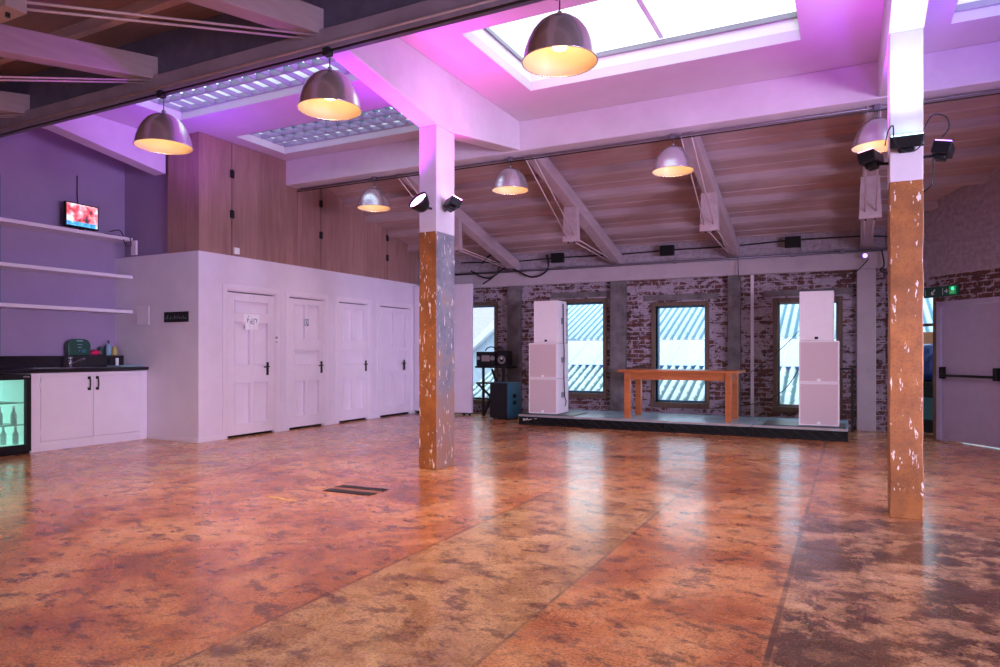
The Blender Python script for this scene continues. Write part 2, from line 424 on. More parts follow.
for k in (1,):
    xx = q[0] + (q[1]-q[0])*.53
    MB().box(xx-.025, xx+.025, q[2], q[3], q[4]+.04, q[4]+.10).build('glazing_bar', M['white'], w)
def louvre(n, Hh, rows, cols, label):
    w, q = skylight(n, Hh, .22, label)
    M['louvre'] = M.get('louvre') or plain('lilac_grey_louvre', (.30, .25, .38), .35, bmp=0)
    g = MB()
    for i in range(cols+1):
        x = q[0] + (q[1]-q[0])*i/cols
        g.box(x-.008, x+.008, q[2], q[3], .0, .055)
    for j in range(rows+1):
        y = q[2] + (q[3]-q[2])*j/rows
        g.box(q[0], q[1], y-.012, y+.012, -.005, .055)
    g.build('louvre_grid', M['louvre'], w)
    b = MB()
    for i in range(cols):
        for j in range(rows):
            x = q[0] + (q[1]-q[0])*(i+.5)/cols; y = q[2] + (q[3]-q[2])*(j+.5)/rows
            b.box(x-.05, x+.03, y-.02, y+.06, .12, .15)
    b.build('glazing_clips', M['bluegrey'], w)
    pass
louvre(6, H_A, 3, 15, 'egg crate louvre skylight beside the dark front beam')
louvre(7, H_B, 4, 15, 'egg crate louvre skylight above the plywood boxing')
louvre(8, H_C, 4, 6, 'violet lit grid skylight at the top right')

# ------------------------------------------------------------------ long beams
g = MB().box(XL, XR, Y1, Y1+.05, 3.50, 3.66).build('trim_1', M['beamg'])
struct(g, 'long dark grey painted beam crossing the upper left of the room', 'beam')
MB().box(XL, XR, Y1+.05, Y1+.09, 3.50, ZC).build('upstand_board', M['beamd'], g)
o = MB().box(XL, XR, Y2, Y2+.25, 3.745, ZC).build('trim_2', M['beamw'], bevel=.008)
struct(o, 'long white concrete beam behind the columns, lit violet', 'beam')

# haunched cross beams over the columns
for i, (xc, lab) in enumerate(((-8.40, 'shadowed sided haunched beam beside the plywood boxing'), (-3.84, 'magenta lit haunched beam on top of the left column'), (.36, 'haunched beam on top of the right column'))):
    w = .11
    ya = (0, 5.91, 5.71)[i]
    poly = [(Y1+.1, ZC), (Y1+.1, 3.78), (ya, 3.51), (ya+.32, 3.51), (Y2, 3.76), (Y2, ZC)] if i else [(Y1+.1, ZC), (Y1+.1, 3.95), (6.26, 3.62), (6.26, ZC)]
    o = MB().prism(poly, 'X', xc-w, xc+w).build('cross_beam', M['beamw'], bevel=.008)
    tag(o, lab, 'beam', 'haunched cross beams')

# columns
def column(xc, yc, label):
    root = empty('column', (xc, yc, 0), 0, label, 'column', 'concrete columns')
    w, d = .105, (.18 if xc < -1 else .15)
    bm = MB()
    n = 44
    rings = []
    for k in range(n+1):
        z = 2.43*k/n; ring = []
        for sx, sy in ((-1,-1),(1,-1),(1,1),(-1,1)):
            j = (mnoise.noise(Vector((sx*3+xc, sy*5, z*5)))*.006)
            ring.append(bm.bm.verts.new((sx*(w-.0+j), sy*(d+j), z)))
        rings.append(ring)
    for a, b in zip(rings, rings[1:]):
        for k in range(4): bm.bm.faces.new((a[k], a[(k+1)%4], b[(k+1)%4], b[k]))
    bm.bm.faces.new(rings[0][::-1]); bm.bm.faces.new(rings[-1])
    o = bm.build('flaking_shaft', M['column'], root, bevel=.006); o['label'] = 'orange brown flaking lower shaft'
    o = MB().box(-w, w, -d, d, 2.43, 3.51).build('painted_shaft', M['beamw'], root, bevel=.006); o['label'] = 'white painted upper shaft'
    return root
column(-3.845, 6.10, 'flaking orange square column, right side painted skylit grey, in the middle of the room')
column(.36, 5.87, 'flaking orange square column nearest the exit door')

# ------------------------------------------------------------------ sloping roofs with trusses
def roof(side):
    s = 1 if side == 'back' else -1
    yo = Y2+.25 if s > 0 else Y1+.1
    ye = YB+.3 if s > 0 else YN-.3
    SL = SLF[s]
    zt = lambda y: 4.08 - SL*abs(y-(8.1 if s > 0 else Y1))
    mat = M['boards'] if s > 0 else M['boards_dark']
    o = MB().prism([(yo, zt(yo)), (ye, zt(ye)), (ye, zt(ye)+.06), (yo, zt(yo)+.06)], 'X', XL-.1, XR+.1).build('ceiling_'+side, mat)
    struct(o, 'sloping %s roof of %s boards with purlins' % (side, 'pinkish whitewashed' if s > 0 else 'dark'), 'ceiling')
    ys = [8.55, 9.2, 9.85, 10.5, 11.15] if s > 0 else [3.55, 2.75, 1.95, 1.15, .3]
    for y in ys:
        z = zt(y)
        MB().bar((XL, y, z-.055), (XR, y, z-.055), .09, .11, up=(0, SL*s, 1)).build('purlin', M['purlin'], o)
    # board joints: thin battens
    b = MB()
    y = yo + s*.2
    while abs(y-yo) < abs(ye-yo)-.2:
        b.bar((XL, y, zt(y)-.004), (XR, y, zt(y)-.004), .012, .012); y += s*.22
    b.build('board_joint', M['purlin'] if s > 0 else M['beamg'], o)
roof('back'); roof('front')

def truss(x, side, label):
    s = 1 if side == 'back' else -1
    y0 = 8.0 if s > 0 else Y1+.06
    root = empty('roof_truss', (x, y0, 3.76 if s > 0 else 3.65), 0, label, 'roof beam', 'rafters of the %s roof slope' % side)
    zb = 0 if s > 0 else .0
    le = 3.9 if s > 0 else 4.74
    SL = SLF[s]
    dz = lambda d: -SL*d
    hh = .20
    MB().prism([(0, zb), (s*le, zb+dz(le)), (s*le, zb+dz(le)+hh), (0, zb+hh)], 'X', -.085, .085).build('rafter', M['rafter'], root, bevel=.01)
    yb = 1.6 if s > 0 else 2.22
    zb2 = dz(yb); kk = .44 if s > 0 else .32
    MB().prism([(-.105, .02), (.105, .02), (.125, -.50 if s > 0 else -.38), (-.125, -.50 if s > 0 else -.38)], 'Y', s*yb-.05, s*yb+.05).build('post_block', M['rafter'], root, bevel=.006, loc=(0, 0, zb2))
    for sx in (-.06, .06):
        MB().tube([(sx, s*.05, -.02), (sx, s*yb, zb2-kk)], .008, 6).build('tie_rod', M['rod'], root)
        MB().tube([(sx, s*yb, zb2-kk), (sx*.6, s*(le-.12), dz(le-.12)-.0)], .008, 6).build('tie_rod', M['rod'], root)
    for sx in (-.05, .05):
        MB().tube([(sx, s*yb, zb2-kk-.08), (sx, s*yb, zb2-kk-.03)], .012, 6).build('bolt', M['blackm'], root)
for x, l in ((-5.72, 'left of the middle column, above the first window'), (-3.70, 'between the left speaker stack and middle column lamp'), (-1.70, 'above the table, meeting the wall right of the middle window'), (.22, 'just left of the right column'), (2.2, 'out beyond the right column')):
    truss(x, 'back', 'painted rafter with hanging block, ' + l)
for x, l in ((-7.6, 'at the far left edge'), (-5.62, 'the middle one at upper left'), (-3.70, 'at the top, above the second lamp'), (-1.70, 'above the large front lamp'), (.25, 'out of the picture near the right column')):
    truss(x, 'front', 'pink lit rafter of the dark front roof, ' + l)

# conduits along the beams
def conduit(pts, label, group='beam conduits', r=.014, mat='conduit', extra=()):
    root = empty('conduit', pts[0], 0, label, 'conduit', group)
    p0 = Vector(pts[0])
    MB().tube([Vector(p)-p0 for p in pts], r, 8).build('pipe', M[mat], root)
    for e in extra:
        MB().box(-.03, .03, -.03, .03, -.03, .03).build('junction_box', M[mat], root, bevel=.006, loc=Vector(e)-p0)
conduit([(XL+.02, 4.035, 3.475), (3.5, 4.035, 3.475)], 'dark conduit running under the grey front beam', extra=[(-5.42, 4.05, 3.475), (-3.53, 4.05, 3.475), (-1.65, 4.05, 3.475)], mat='cable', r=.010)
conduit([(XL+.02, 4.03, 3.53), (3.5, 4.03, 3.53)], 'pinkish pipe beside the dark conduit under the front beam', mat='rod', r=.010)
conduit([(-7.6, 8.06, 3.715), (3.2, 8.06, 3.715)], 'dark conduit under the white beam behind the columns', extra=[(-6.15, 8.06, 3.715), (-3.95, 8.06, 3.715), (-1.84, 8.06, 3.715), (.25, 8.06, 3.715)], mat='conduit')
conduit([(-7.6, 8.03, 3.675), (3.5, 8.03, 3.675)], 'thin black cable slung below the white beam', r=.008, mat='cable')

# ------------------------------------------------------------------ walls
def wall(name, mb, mat, label, **kw): return struct(mb.build(name, mat, **kw), label, 'wall')
wall('wall_left', MB().box(XL-.25, XL, YN-.25, YB+.3, 0, 4.3), M['wallk'], 'wall behind the kitchen shelves, its violet dimness painted in')
WIN = [(-7.30, -6.18, .26, 2.11), (-4.77, -3.97, .45, 2.10), (-3.02, -2.18, .33, 1.99), (-1.04, -.17, .32, 1.995)]
mb = MB().plate('Y', XL-.25, .52, 0, 3.3, YB, YB+.3, WIN)
wall('wall_back', mb, M['brick'], 'red brick window wall with peeling white paint')
# diagonal wall to the right: local x runs from the far corner towards the camera
DO = Vector((1.10, 11.07, 0)); DA = math.atan2(-.8, .6)
def dg(s, off=0, z=0):   # point on the diagonal wall plane, off = towards the room
    return Vector((1.10 + .6*s - .8*off, 11.07 - .8*s - .6*off, z))
mb = MB().plate('Y', -1.3, 5.7, 0, 3.9, 0, .3, [(-.98, -.075, 0, 2.04), (-.055, .93, 0, 1.885)])
wall('wall_right', mb, M['brickd'], 'diagonal brick wall with bare band over the exit door and white paint above', loc=DO, rot=(0, 0, DA))
RW = [(.2, 1.5), (2.3, 3.6), (4.4, 5.7)]  # unseen window openings, added to bring fill light from the right
wall('wall_far_right', MB().plate('X', YN-.25, 6.7, 0, 4.3, XR-.2, XR+.1, [(a, b, .5, 2.1) for a, b in RW]), M['brickw'], 'whitewashed brick wall outside the right of the picture')
NW = [(-8.0, -6.9, .5, 2.1), (-5.6, -4.5, .5, 2.1), (-2.9, -1.8, .5, 2.1), (-.6, .5, .5, 2.1), (2.0, 3.1, .5, 2.1)]
wall('wall_near', MB().plate('Y', XL-.25, XR+.1, 0, 3.4, YN-.3, YN, NW), M['brickw'], 'whitewashed wall behind the camera')

# partition box with doors; local frame of doors: x along +Y
DY = [(6.719, 7.644), (7.891, 8.722), (9.042, 9.877), (10.169, 11.20)]
mb = MB().plate('X', YP, 11.45, 0, 2.54, XP-.12, XP, [(a, b, 0, 2.075) for a, b in DY])
mb.box(XL, XP-.12, YP, YP+.12, 0, 2.54).box(XL, XP-.12, YP+.12, 11.45, 2.46, 2.54)
mb.box(XL, XP-.12, 11.33, 11.45, 0, 2.46)
wall('wall_partition', mb, M['wall'], 'white painted toilet box wall with four doors')
wall('wall_alcove', MB().box(XL, -8.29, 6.42, 6.54, 2.54, ZC), M['wallk'], 'recessed wall with painted violet dimness above the toilet box beside the shelves')
bb = MB()
ys = [YP-.0] + [v for ab in DY for v in ab] + [11.45]
for i in range(0, len(ys), 2): bb.box(XP, XP+.014, ys[i], ys[i+1], 0, .07)
struct(bb.build('baseboard_partition', M['door'], bevel=.004), 'low white skirting between the four doors', 'baseboard')
struct(MB().box(-8.66, XP+.014, YP-.014, YP, 0, .055).build('baseboard_front', M['door'], bevel=.004), 'low white skirting on the end of the toilet box', 'baseboard')

def panel_door(n, y0, y1, layout, label, handle_y, extras=None):
    """door in the partition, facing +X"""
    root = empty('door_%d' % n, (XP, y0, 0), 0, label, 'door', kind='structure')
    w = y1-y0; H = 2.075
    fr = MB()   # architrave and lining
    fr.box(-.12, .0, .0, .03, 0, H).box(-.12, .0, w-.03, w, 0, H).box(-.12, .0, .03, w-.03, H-.03, H)
    fr.box(.0, .018, -.065, .012, 0, H+.06).box(.0, .018, w-.012, w+.065, 0, H+.06).box(.0, .018, .012, w-.012, H-.012, H+.06)
    fr.build('door_frame', M['door'], root, bevel=.004)
    a, b, z0, z1 = .035, w-.035, .035, H-.045
    leaf = MB(); holes = []
    W = b-a
    for (u0, u1, v0, v1) in layout:
        holes.append((a+W*u0, a+W*u1, z0+(z1-z0)*v0, z0+(z1-z0)*v1))
    leaf.plate('X', a, b, z0, z1, -.05, -.006, holes)
    for h in holes:
        leaf.box(-.050, -.044, h[0], h[1], h[2], h[3])
        m_ = .018   # moulding
        m_ = .014
        for (p0, p1, q0, q1) in ((h[0], h[0]+m_, h[2], h[3]), (h[1]-m_, h[1], h[2], h[3]), (h[0], h[1], h[2], h[2]+m_), (h[0], h[1], h[3]-m_, h[3])):
            leaf.box(-.045, .001, p0, p1, q0, q1)
    leaf.build('door_leaf', M['door'], root, bevel=.003)
    MB().box(-.11, -.055, .03, w-.03, .0, .5).build('dark_gap', M['black'], root)
    hd = MB().box(-.006, .002, handle_y-.022, handle_y+.022, .86, 1.05)
    hd.tube([(-.004, handle_y, .985), (.04, handle_y, .985), (.045, handle_y-.02, .985), (.045, handle_y-.11, .98)], .010, 8)
    hd.tube([(-.004, handle_y, .90), (.012, handle_y, .90)], .014, 8)
    hd.build('door_handle', M['blackm'], root, bevel=.002)
    return root
c5 = [(.14, .47, .07, .37), (.54, .87, .07, .37), (.14, .47, .49, .80), (.54, .87, .49, .80), (.14, .87, .86, .95)]
c6 = [(.14, .45, .08, .36), (.55, .87, .08, .36), (.14, .87, .48, .60), (.14, .45, .68, .96), (.55, .87, .68, .96)]
c4 = [(.12, .43, .07, .38), (.55, .87, .07, .38), (.12, .87, .40, .60), (.12, .45, .63, .95), (.53, .87, .63, .95)]
d1 = panel_door(1, *DY[0], c5, 'first white panelled door with a paper notice, nearest the kitchen', .76)
d2 = panel_door(2, *DY[1], c6, 'second white panelled door, with a small grey sign', .75)
d3 = panel_door(3, *DY[2], c6, 'third white panelled door, between second and last door', .75)
d4 = panel_door(4, *DY[3], c4, 'last white panelled door before the free standing screen', .80)
# notices
o = MB().box(-.006, -.003, .31, .60, 1.60, 1.74).box(-.006, -.003, .34, .57, 1.52, 1.60).build('paper_notice', M['paper'], d1)
o = MB()
for (u, v, a, b) in ((.38, 1.655, .014, .05), (.405, 1.665, .014, .03), (.44, 1.63, .03, .03), (.465, 1.655, .012, .06), (.50, 1.65, .014, .05), (.525, 1.675, .03, .014), (.55, 1.65, .014, .055), (.47, 1.605, .05, .012), (.40, 1.71, .02, .015)):
    o.box(-.0028, -.0018, u-a/2, u+a/2, v-b/2, v+b/2)
o.build('printed_marks', M['ink'], d1)
MB().box(-.004, .024, .905, .935, 1.40, 1.43).box(-.004, .024, .905, .935, 1.34, 1.36).build('bolt_latch', M['steel'], d1)
MB().box(.0, .012, .42, .52, .0, .0001).bm.free()
MB().box(-.006, -.003, .35, .46, 1.61, 1.72).build('small_sign', M['ink'], d2)
o = MB()
for (u, v) in ((.375, 1.69), (.405, 1.69), (.435, 1.69), (.38, 1.66), (.43, 1.66), (.40, 1.635)): o.box(-.0028, -.0018, u-.009, u+.009, v-.009, v+.009)
o.build('printed_marks', M['paper'], d2)

# free standing white screen at the far end
root = empty('screen_divider', (-6.99, 11.30, 0), 0, 'tall plain white free standing screen panel right of the middle column', 'screen')
MB().box(-.65, .65, -.03, .03, .05, 2.49).build('panel', M['wall'], root, bevel=.006)
MB().box(-.65, .65, -.036, -.03, .05, .22).build('kick_rail', M['wall'], root)
for sx in (-.5, .54):
    MB().box(sx-.10, sx+.10, -.05, .04, .028, .052).build('foot', M['blackm'], root)
    for dx in (-.06, .06): MB().tube([(sx+dx, -.02, .0), (sx+dx, -.02, .028)], .022, 10).build('castor', M['blackm'], root)

# plywood boxing above the toilets
root = empty('plywood_boxing', (XP, YP, 2.54), 0, 'tall pinkish plywood boxing standing on top of the white toilet box', 'cupboard')
def zroof(y): return (ZC if y < 8.0 else 4.08 - SL*(y-8.1)) - 2.545
def plysheet(y0, y1, name='panel', mi='ply'):
    p = [(y0-YP, .0), (y1-YP, .0), (y1-YP, zroof(y1))]
    if y0 < 8.0 < y1: p += [(8.0-YP, zroof(8.01)), (8.0-YP, zroof(7.9))]
    p += [(y0-YP, zroof(y0))]
    MB().prism(p, 'X', -.035, -.017).build(name, M[mi], root)
MB().box(-.06, -.04, .04, 5.1, 0, .95).build('backing', M['black'], root)
for a_, b_ in ((6.29, 6.828), (6.842, 8.10), (8.106, 8.636), (8.650, 9.85), (9.856, 10.436), (10.450, 11.45)): plysheet(a_, b_)
MB().box(-.63, -.036, .02, .038, 0, ZC-2.545).build('end_panel', M['ply'], root)
for yy in (6.835, 8.643, 10.443):
    for zz in ((3.12, 3.68) if yy < 7 else (3.10, 3.61) if yy < 9 else (2.95, 3.32)):
        MB().box(-.017, -.004, yy-YP-.035, yy-YP+.035, zz-2.54-.055, zz-2.54+.055).tube([(-.004, yy-YP, zz-2.54-.06), (-.004, yy-YP, zz-2.54+.06)], .010, 8).build('hinge', M['blackm'], root, bevel=.002)
MB().box(-.017, .012, 6.86-YP, 6.95-YP, .03, .12).build('socket', M['white'], root, bevel=.004)
# sheet behind the beam to the roof void
# ------------------------------------------------------------------ back wall: ring beam, posts, windows
o = MB().box(-7.6, .95, YB-.10, YB, 2.46, 2.72).build('trim_3', M['ringbeam'], bevel=.01)
struct(o, 'pale pink timber ring beam over the windows', 'beam')
for n, (x0, x1, m, l) in enumerate(((-5.85, -5.59, 'post', 'flaking dark post right of the black speaker'), (-3.81, -3.53, 'post', 'grey timber post between first and second clear windows'), (-1.80, -1.60, 'post', 'grey timber post right of the middle window'), (.09, .35, 'ringbeam', 'pale painted pier left of the right column'))):
    o = MB().box(x0, x1, YB-.12, YB, 0, 2.46).build('trim_%d' % (4+n), M[m], bevel=.012)
    struct(o, l, 'post')
o = MB().box(-1.45, -1.40, YB-.03, YB, 0, 2.46).build('trim_8', M['wall']); struct(o, 'thin white painted pipe casing left of the right hand window', 'trim')
WL = ['window behind the decks showing a white gable', 'window beside the left speaker stack with roofs outside', 'middle window behind the wooden table', 'window partly hidden by the right speaker stack']
for i, (x0, x1, z0, z1) in enumerate(WIN):
    root = empty('window_%d' % (i+1), ((x0+x1)/2, YB, z0), 0, WL[i], 'window', kind='structure')
    w = (x1-x0)/2; hgt = z1-z0; t = .07
    f = MB()
    f.box(-w-t, -w, -.03, .22, -.02, hgt+t).box(w, w+t, -.03, .22, -.02, hgt+t).box(-w, w, -.03, .22, hgt, hgt+t).box(-w-t, w+t, -.05, .22, -.09, -.0)
    f.build('window_frame', M['darkwood'], root, bevel=.006)
    f = MB(); s_ = .025
    f.box(-w, -w+s_, .10, .14, 0, hgt).box(w-s_, w, .10, .14, 0, hgt).box(-w, w, .10, .14, 0, s_+.01).box(-w, w, .10, .14, hgt-s_, hgt)
    f.build('sash', M['bluegrey'] if i != 3 else M['castgrey'], root)
    MB().box(-w, w, .118, .124, .02, hgt-.02).build('pane', M['glass'], root)
    if i in (1, 2, 3):
        MB().box(-w-.22, w+.22, -.012, .0, hgt+.10, hgt+.20).build('lintel', M['post'], root)
# conduit and flood lights on the ring beam
conduit([(-7.0, 11.76, 2.735), (.9, 11.76, 2.735)], 'grey conduit along the top of the pink ring beam', 'back wall wiring', .018, 'conduit', extra=[(-4.66, 11.76, 2.735), (-2.66, 11.76, 2.735), (-.80, 11.76, 2.735), (-.1, 11.76, 2.735)])
conduit([(-6.9, 11.865, 2.98), (-5.7, 11.865, 2.93), (-4.8, 11.865, 2.955), (-3.7, 11.865, 2.935), (-2.8, 11.865, 2.955), (-1.7, 11.865, 2.95), (-.8, 11.865, 2.985), (.2, 11.865, 2.97), (.9, 11.865, 2.9)], 'black cable sagging between the small flood lights', 'back wall wiring', .012, 'cable')
def flood():
    root = empty('flood_light', (-4.79, 11.74, 2.93), 0, 'x', 'flood light', 'small black flood lights under the back roof')
    MB().box(-.115, .115, -.05, .045, -.085, .085).box(-.10, .10, -.056, -.05, -.07, .07).build('housing', M['black'], root, bevel=.008)
    MB().tube([(.09, .02, -.085), (.12, .02, -.12), (.12, .02, -.18)], .007, 6).build('bracket', M['castgrey'], root)
    return root
f0 = flood(); f0['label'] = 'small black flood light above the left clear window'
for x, l in ((-2.78, 'small black flood light above the middle window'), (-.80, 'small black flood light above the right speaker stack')):
    c = copy_tree(f0); c.location.x = x; c['label'] = l
o = MB().tube([(0, 0, 0), (0, -.07, 0)], .04, 14).tube([(0, -.071, 0), (0, -.078, 0)], .034, 14, mi=1).tube([(0, 0, 0), (0, .1, .03)], .015, 8).build('led_spot', [M['black'], M['lens_small']], loc=(.20, 11.70, 2.64))
tag(o, 'tiny glowing violet spot on the ring beam beside the right column', 'spot light')
def bez(pts, n=10):
    out = []
    P = [Vector(p) for p in pts]
    for i in range(len(P)-1):
        p0 = P[max(i-1,0)]; p1 = P[i]; p2 = P[i+1]; p3 = P[min(i+2, len(P)-1)]
        for k in range(n):
            t = k/n
            out.append(.5*((2*p1)+(-p0+p2)*t+(2*p0-5*p1+4*p2-p3)*t*t+(-p0+3*p1-3*p2+p3)*t**3))
    out.append(P[-1]); return out
def cable(pts, r, label, group=None, mat='cable', name='cable'):
    p0 = Vector(pts[0])
    o = MB().tube([p-p0 for p in bez(pts)], r, 6).build(name, M[mat], loc=p0)
    return tag(o, label, 'cable', group)
cable([(-6.6, 11.70, 2.78), (-6.2, 11.70, 2.62), (-5.8, 11.70, 2.80), (-5.3, 11.70, 2.60), (-4.98, 11.70, 2.72), (-5.0, 11.72, 3.0)], .017, 'thick black cable looping over the ring beam at left end')
cable([(-6.25, 11.55, 2.50), (-6.0, 11.6, 2.68), (-5.9, 11.6, 2.95), (-6.1, 11.6, 3.05), (-6.3, 11.6, 2.9)], .017, 'black cable bundle hanging above the white screen')
cable([(.25, 11.70, 2.60), (.12, 11.72, 2.45), (-.02, 11.76, 2.35)], .008, 'thin cable draped from the violet spot')
cable([(.42, 11.7, 2.72), (.45, 11.7, 2.5), (.40, 11.7, 2.42), (.50, 11.7, 2.36)], .012, 'black cable hanging beside the right column')
cable([(-1.63, 11.74, 2.74), (-1.62, 11.72, 2.5), (-1.60, 11.74, 2.36)], .006, 'thin wire dropping over the ring beam by the table')

# ------------------------------------------------------------------ exit door on the diagonal wall (structure) + glazed opening
root = empty('door_5', dg(-.055), DA, 'grey white fire exit door with black push bar at right edge', 'door', kind='structure')
W = .985
MB().box(-.0, .075, -.02, .1, 0, 1.885).box(W-.0, W+.075, -.02, .1, 0, 1.885).box(-.0, W+.075, -.02, .1, 1.82, 1.885).build('door_frame', M['exitpaint'], root, bevel=.005)
MB().box(.08, W-.005, .012, .05, .012, 1.815).build('door_leaf', M['exitpaint'], root, bevel=.003)
pb = MB().box(.085, .135, -.06, .012, .84, 1.00).box(W-.07, W-.02, -.06, .012, .84, 1.00)
pb.build('bar_bracket', M['black'], root, bevel=.008)
MB().tube([(.10, -.055, .885), (W-.04, -.055, .885)], .018, 10).build('push_bar', M['black'], root)
root = empty('door_6', dg(-.98), DA, 'narrow glazed opening between the right column and the exit door', 'door', kind='structure')
MB().box(0, .05, 0, .08, 0, 2.04).box(.845, .905, 0, .08, 0, 2.04).box(.05, .845, 0, .08, 1.99, 2.04).box(.05, .845, .02, .06, 1.56, 1.60).box(.05, .845, .02, .06, 0, .05).build('door_frame', M['darkwood'], root, bevel=.004)
MB().box(.05, .845, .036, .042, .05, 1.99).build('pane', M['glass'], root)
# things stored outside the glazed opening
def place_dg(o, s, off, z=0): o.location = dg(s, off, z); o.rotation_euler = (0, 0, DA); return o
o = MB().box(-.35, .33, -.02, .02, 0, 1.52).build('board', M['cardboard'], bevel=.004); place_dg(o, -1.50, -1.15)
tag(o, 'brown board leaning behind the glazed opening', 'board')
def lump(name, rx, ry, rz, mat, seed, amp=.25, sub=3):
    bm = bmesh.new(); bmesh.ops.create_icosphere(bm, subdivisions=sub, radius=1)
    for v in bm.verts:
        k = 1 + amp*mnoise.noise(v.co*1.8 + Vector((seed, 0, 0)))
        v.co = Vector((v.co.x*rx*k, v.co.y*ry*k, max(-.98, v.co.z*k)*rz + rz*.98))
    m_ = MB(); m_.bm.free(); m_.bm = bm
    for f in bm.faces: f.smooth = True
    return m_.build(name, mat)
o = lump('tarpaulin_bundle', .33, .2, .28, M['blue'], 3, .5); place_dg(o, -.95, -.72, .75); tag(o, 'crumpled blue tarpaulin bundle behind the glazed opening', 'tarpaulin')
cr = empty('crate', (0,0,0), 0, 'dark crate under the blue bundle in the glazed opening', 'crate'); place_dg(cr, -.95, -.72)
MB().box(-.34, .34, -.22, .22, .0, .72).box(-.36, .36, -.24, .24, .68, .75).build('body', M['black'], cr, bevel=.01)
MB().box(-.2, .34, -.255, -.222, .20, .52).build('teal_panel', M['teal'], cr)

# exit sign
sg = empty('exit_sign', dg(.10, .02, 1.96), DA, 'dark green running figure exit sign glowing over the exit door', 'sign')
MB().box(-.36, .22, -.012, .012, -.01, .13).build('sign_board', M['green'], sg, bevel=.003)
fg = MB()
fg.box(-.33, -.325, -.016, -.013, .015, .10).box(-.03, -.025, -.016, -.013, .015, .105)      # frame strokes
fg.bar((-.16, -.0145, .095), (-.22, -.0145, .03), .012, .004, up=(0,1,0)).bar((-.22, -.0145, .03), (-.22, -.0145, .07), .010, .004, up=(0,1,0)).bar((-.22, -.0145, .03), (-.175, -.0145, .03), .010, .004, up=(0,1,0))
fg.bar((.0, -.0145, .06), (.05, -.0145, .06), .010, .004, up=(0,1,0)).bar((.05, -.0145, .06), (.03, -.0145, .085), .010, .004, up=(0,1,0)).bar((.05, -.0145, .06), (.03, -.0145, .035), .010, .004, up=(0,1,0))
fg.build('sign_symbols', M['white'], sg)
fg = MB()
fg.box(.08, .19, -.0165, -.013, .01, .12); fg.build('lit_panel', emit('green_lit_panel', (.01, .45, .12), .35), sg)
fg = MB().tube([(.14, -.017, .085), (.14, -.024, .085)], .014, 10); fg.build('indicator_lamp', M['greenled'], sg)
fg = MB()
fg.tube([(.150, -.0170, .10), (.150, -.0190, .10)], .008, 8)
for a, b in (((.150, .092), (.135, .06)), ((.135, .06), (.155, .045)), ((.155, .045), (.145, .02)), ((.135, .06), (.118, .035)), ((.118, .035), (.10, .035)), ((.148, .085), (.170, .07)), ((.146, .085), (.122, .08))):
    fg.bar((a[0], -.018, a[1]), (b[0], -.018, b[1]), .007, .003, up=(0,1,0))
fg.build('running_figure', M['white'], sg)

# ------------------------------------------------------------------ stage
SX0, SX1, SY0, SY1, SZ = -4.88, -.02, 10.25, 11.60, .17
n = 4; wd = (SX1-SX0)/n
SLb = ['stage deck under the left white speaker stack', 'stage deck under the left legs of the table', 'stage deck under the right legs of the table', 'stage deck under the right white speaker stack']
def deck(): 
    root = empty('stage_deck', (SX0, SY0, 0), 0, 'x', 'stage deck', 'low stage decks')
    MB().box(.003, wd-.003, .0, SY1-SY0, SZ-.03, SZ).build('deck_top', M['stagetop'], root, bevel=.003)
    MB().box(.003, wd-.003, -.008, .0, SZ-.022, SZ-.002).build('edge_strip', M['stagelip'], root)
    f = MB().box(.003, wd-.003, .012, .035, .0, .018).box(.003, wd-.003, .012, .035, SZ-.05, SZ-.03).box(.003, .028, .008, .035, 0, SZ-.03).box(wd-.028, wd-.003, .008, .035, 0, SZ-.03)
    f.box(.003, .028, SY1-SY0-.03, SY1-SY0, 0, SZ-.03).box(wd-.028, wd-.003, SY1-SY0-.03, SY1-SY0, 0, SZ-.03)
    f.box(.003, .02, .035, SY1-SY0-.03, 0, SZ-.03)
    f.box(wd-.02, wd-.003, .035, SY1-SY0-.03, 0, SZ-.03)
    f.build('deck_frame', M['black'], root)
    f = MB(); k = 7
    for i in range(k):
        x0 = .03+(wd-.06)*i/k; x1 = .03+(wd-.06)*(i+1)/k
        f.bar((x0, .022, SZ-.05), (x1, .022, .018), .012, .012)
    f.build('lattice_brace', M['blackm'], root)
    MB().box(.02, wd-.02, .05, .06, .0, SZ-.03).build('skirt', M['black'], root)
    return root
for i in range(n):
    o = deck() if i == 0 else copy_tree(dk0)
    if i == 0: dk0 = o
    o.location.x = SX0 + wd*i; o['label'] = SLb[i]
lg = MB()
for a, b in (((0, .02), (.02, .06)), ((.02, .06), (.05, .03)), ((.05, .03), (.07, .065)), ((.07, .065), (.10, .03)), ((.10, .03), (.13, .05)), ((.13, .05), (.16, .045)), ((0, .05), (.03, .02)), ((.20, .06), (.25, .062)), ((.02, .03), (.09, .05))):
    lg.bar((a[0], 0, a[1]), (b[0], 0, b[1]), .008, .003, up=(0,1,0))
lg.build('painted_scribble', M['white'], dk0, loc=(.08, .006, .05))
for x0, x1, y1, l in ((-4.85, -3.95, 11.0, 'black rubber mat under the left speaker stack'), (-1.1, -.05, 10.95, 'black rubber mat under the right speaker stack')):
    o = MB().box(0, x1-x0, 0, y1-10.30, 0, .012).build('rubber_mat', M['mat'], loc=(x0, 10.30, SZ), bevel=.003); tag(o, l, 'mat', 'stage mats')

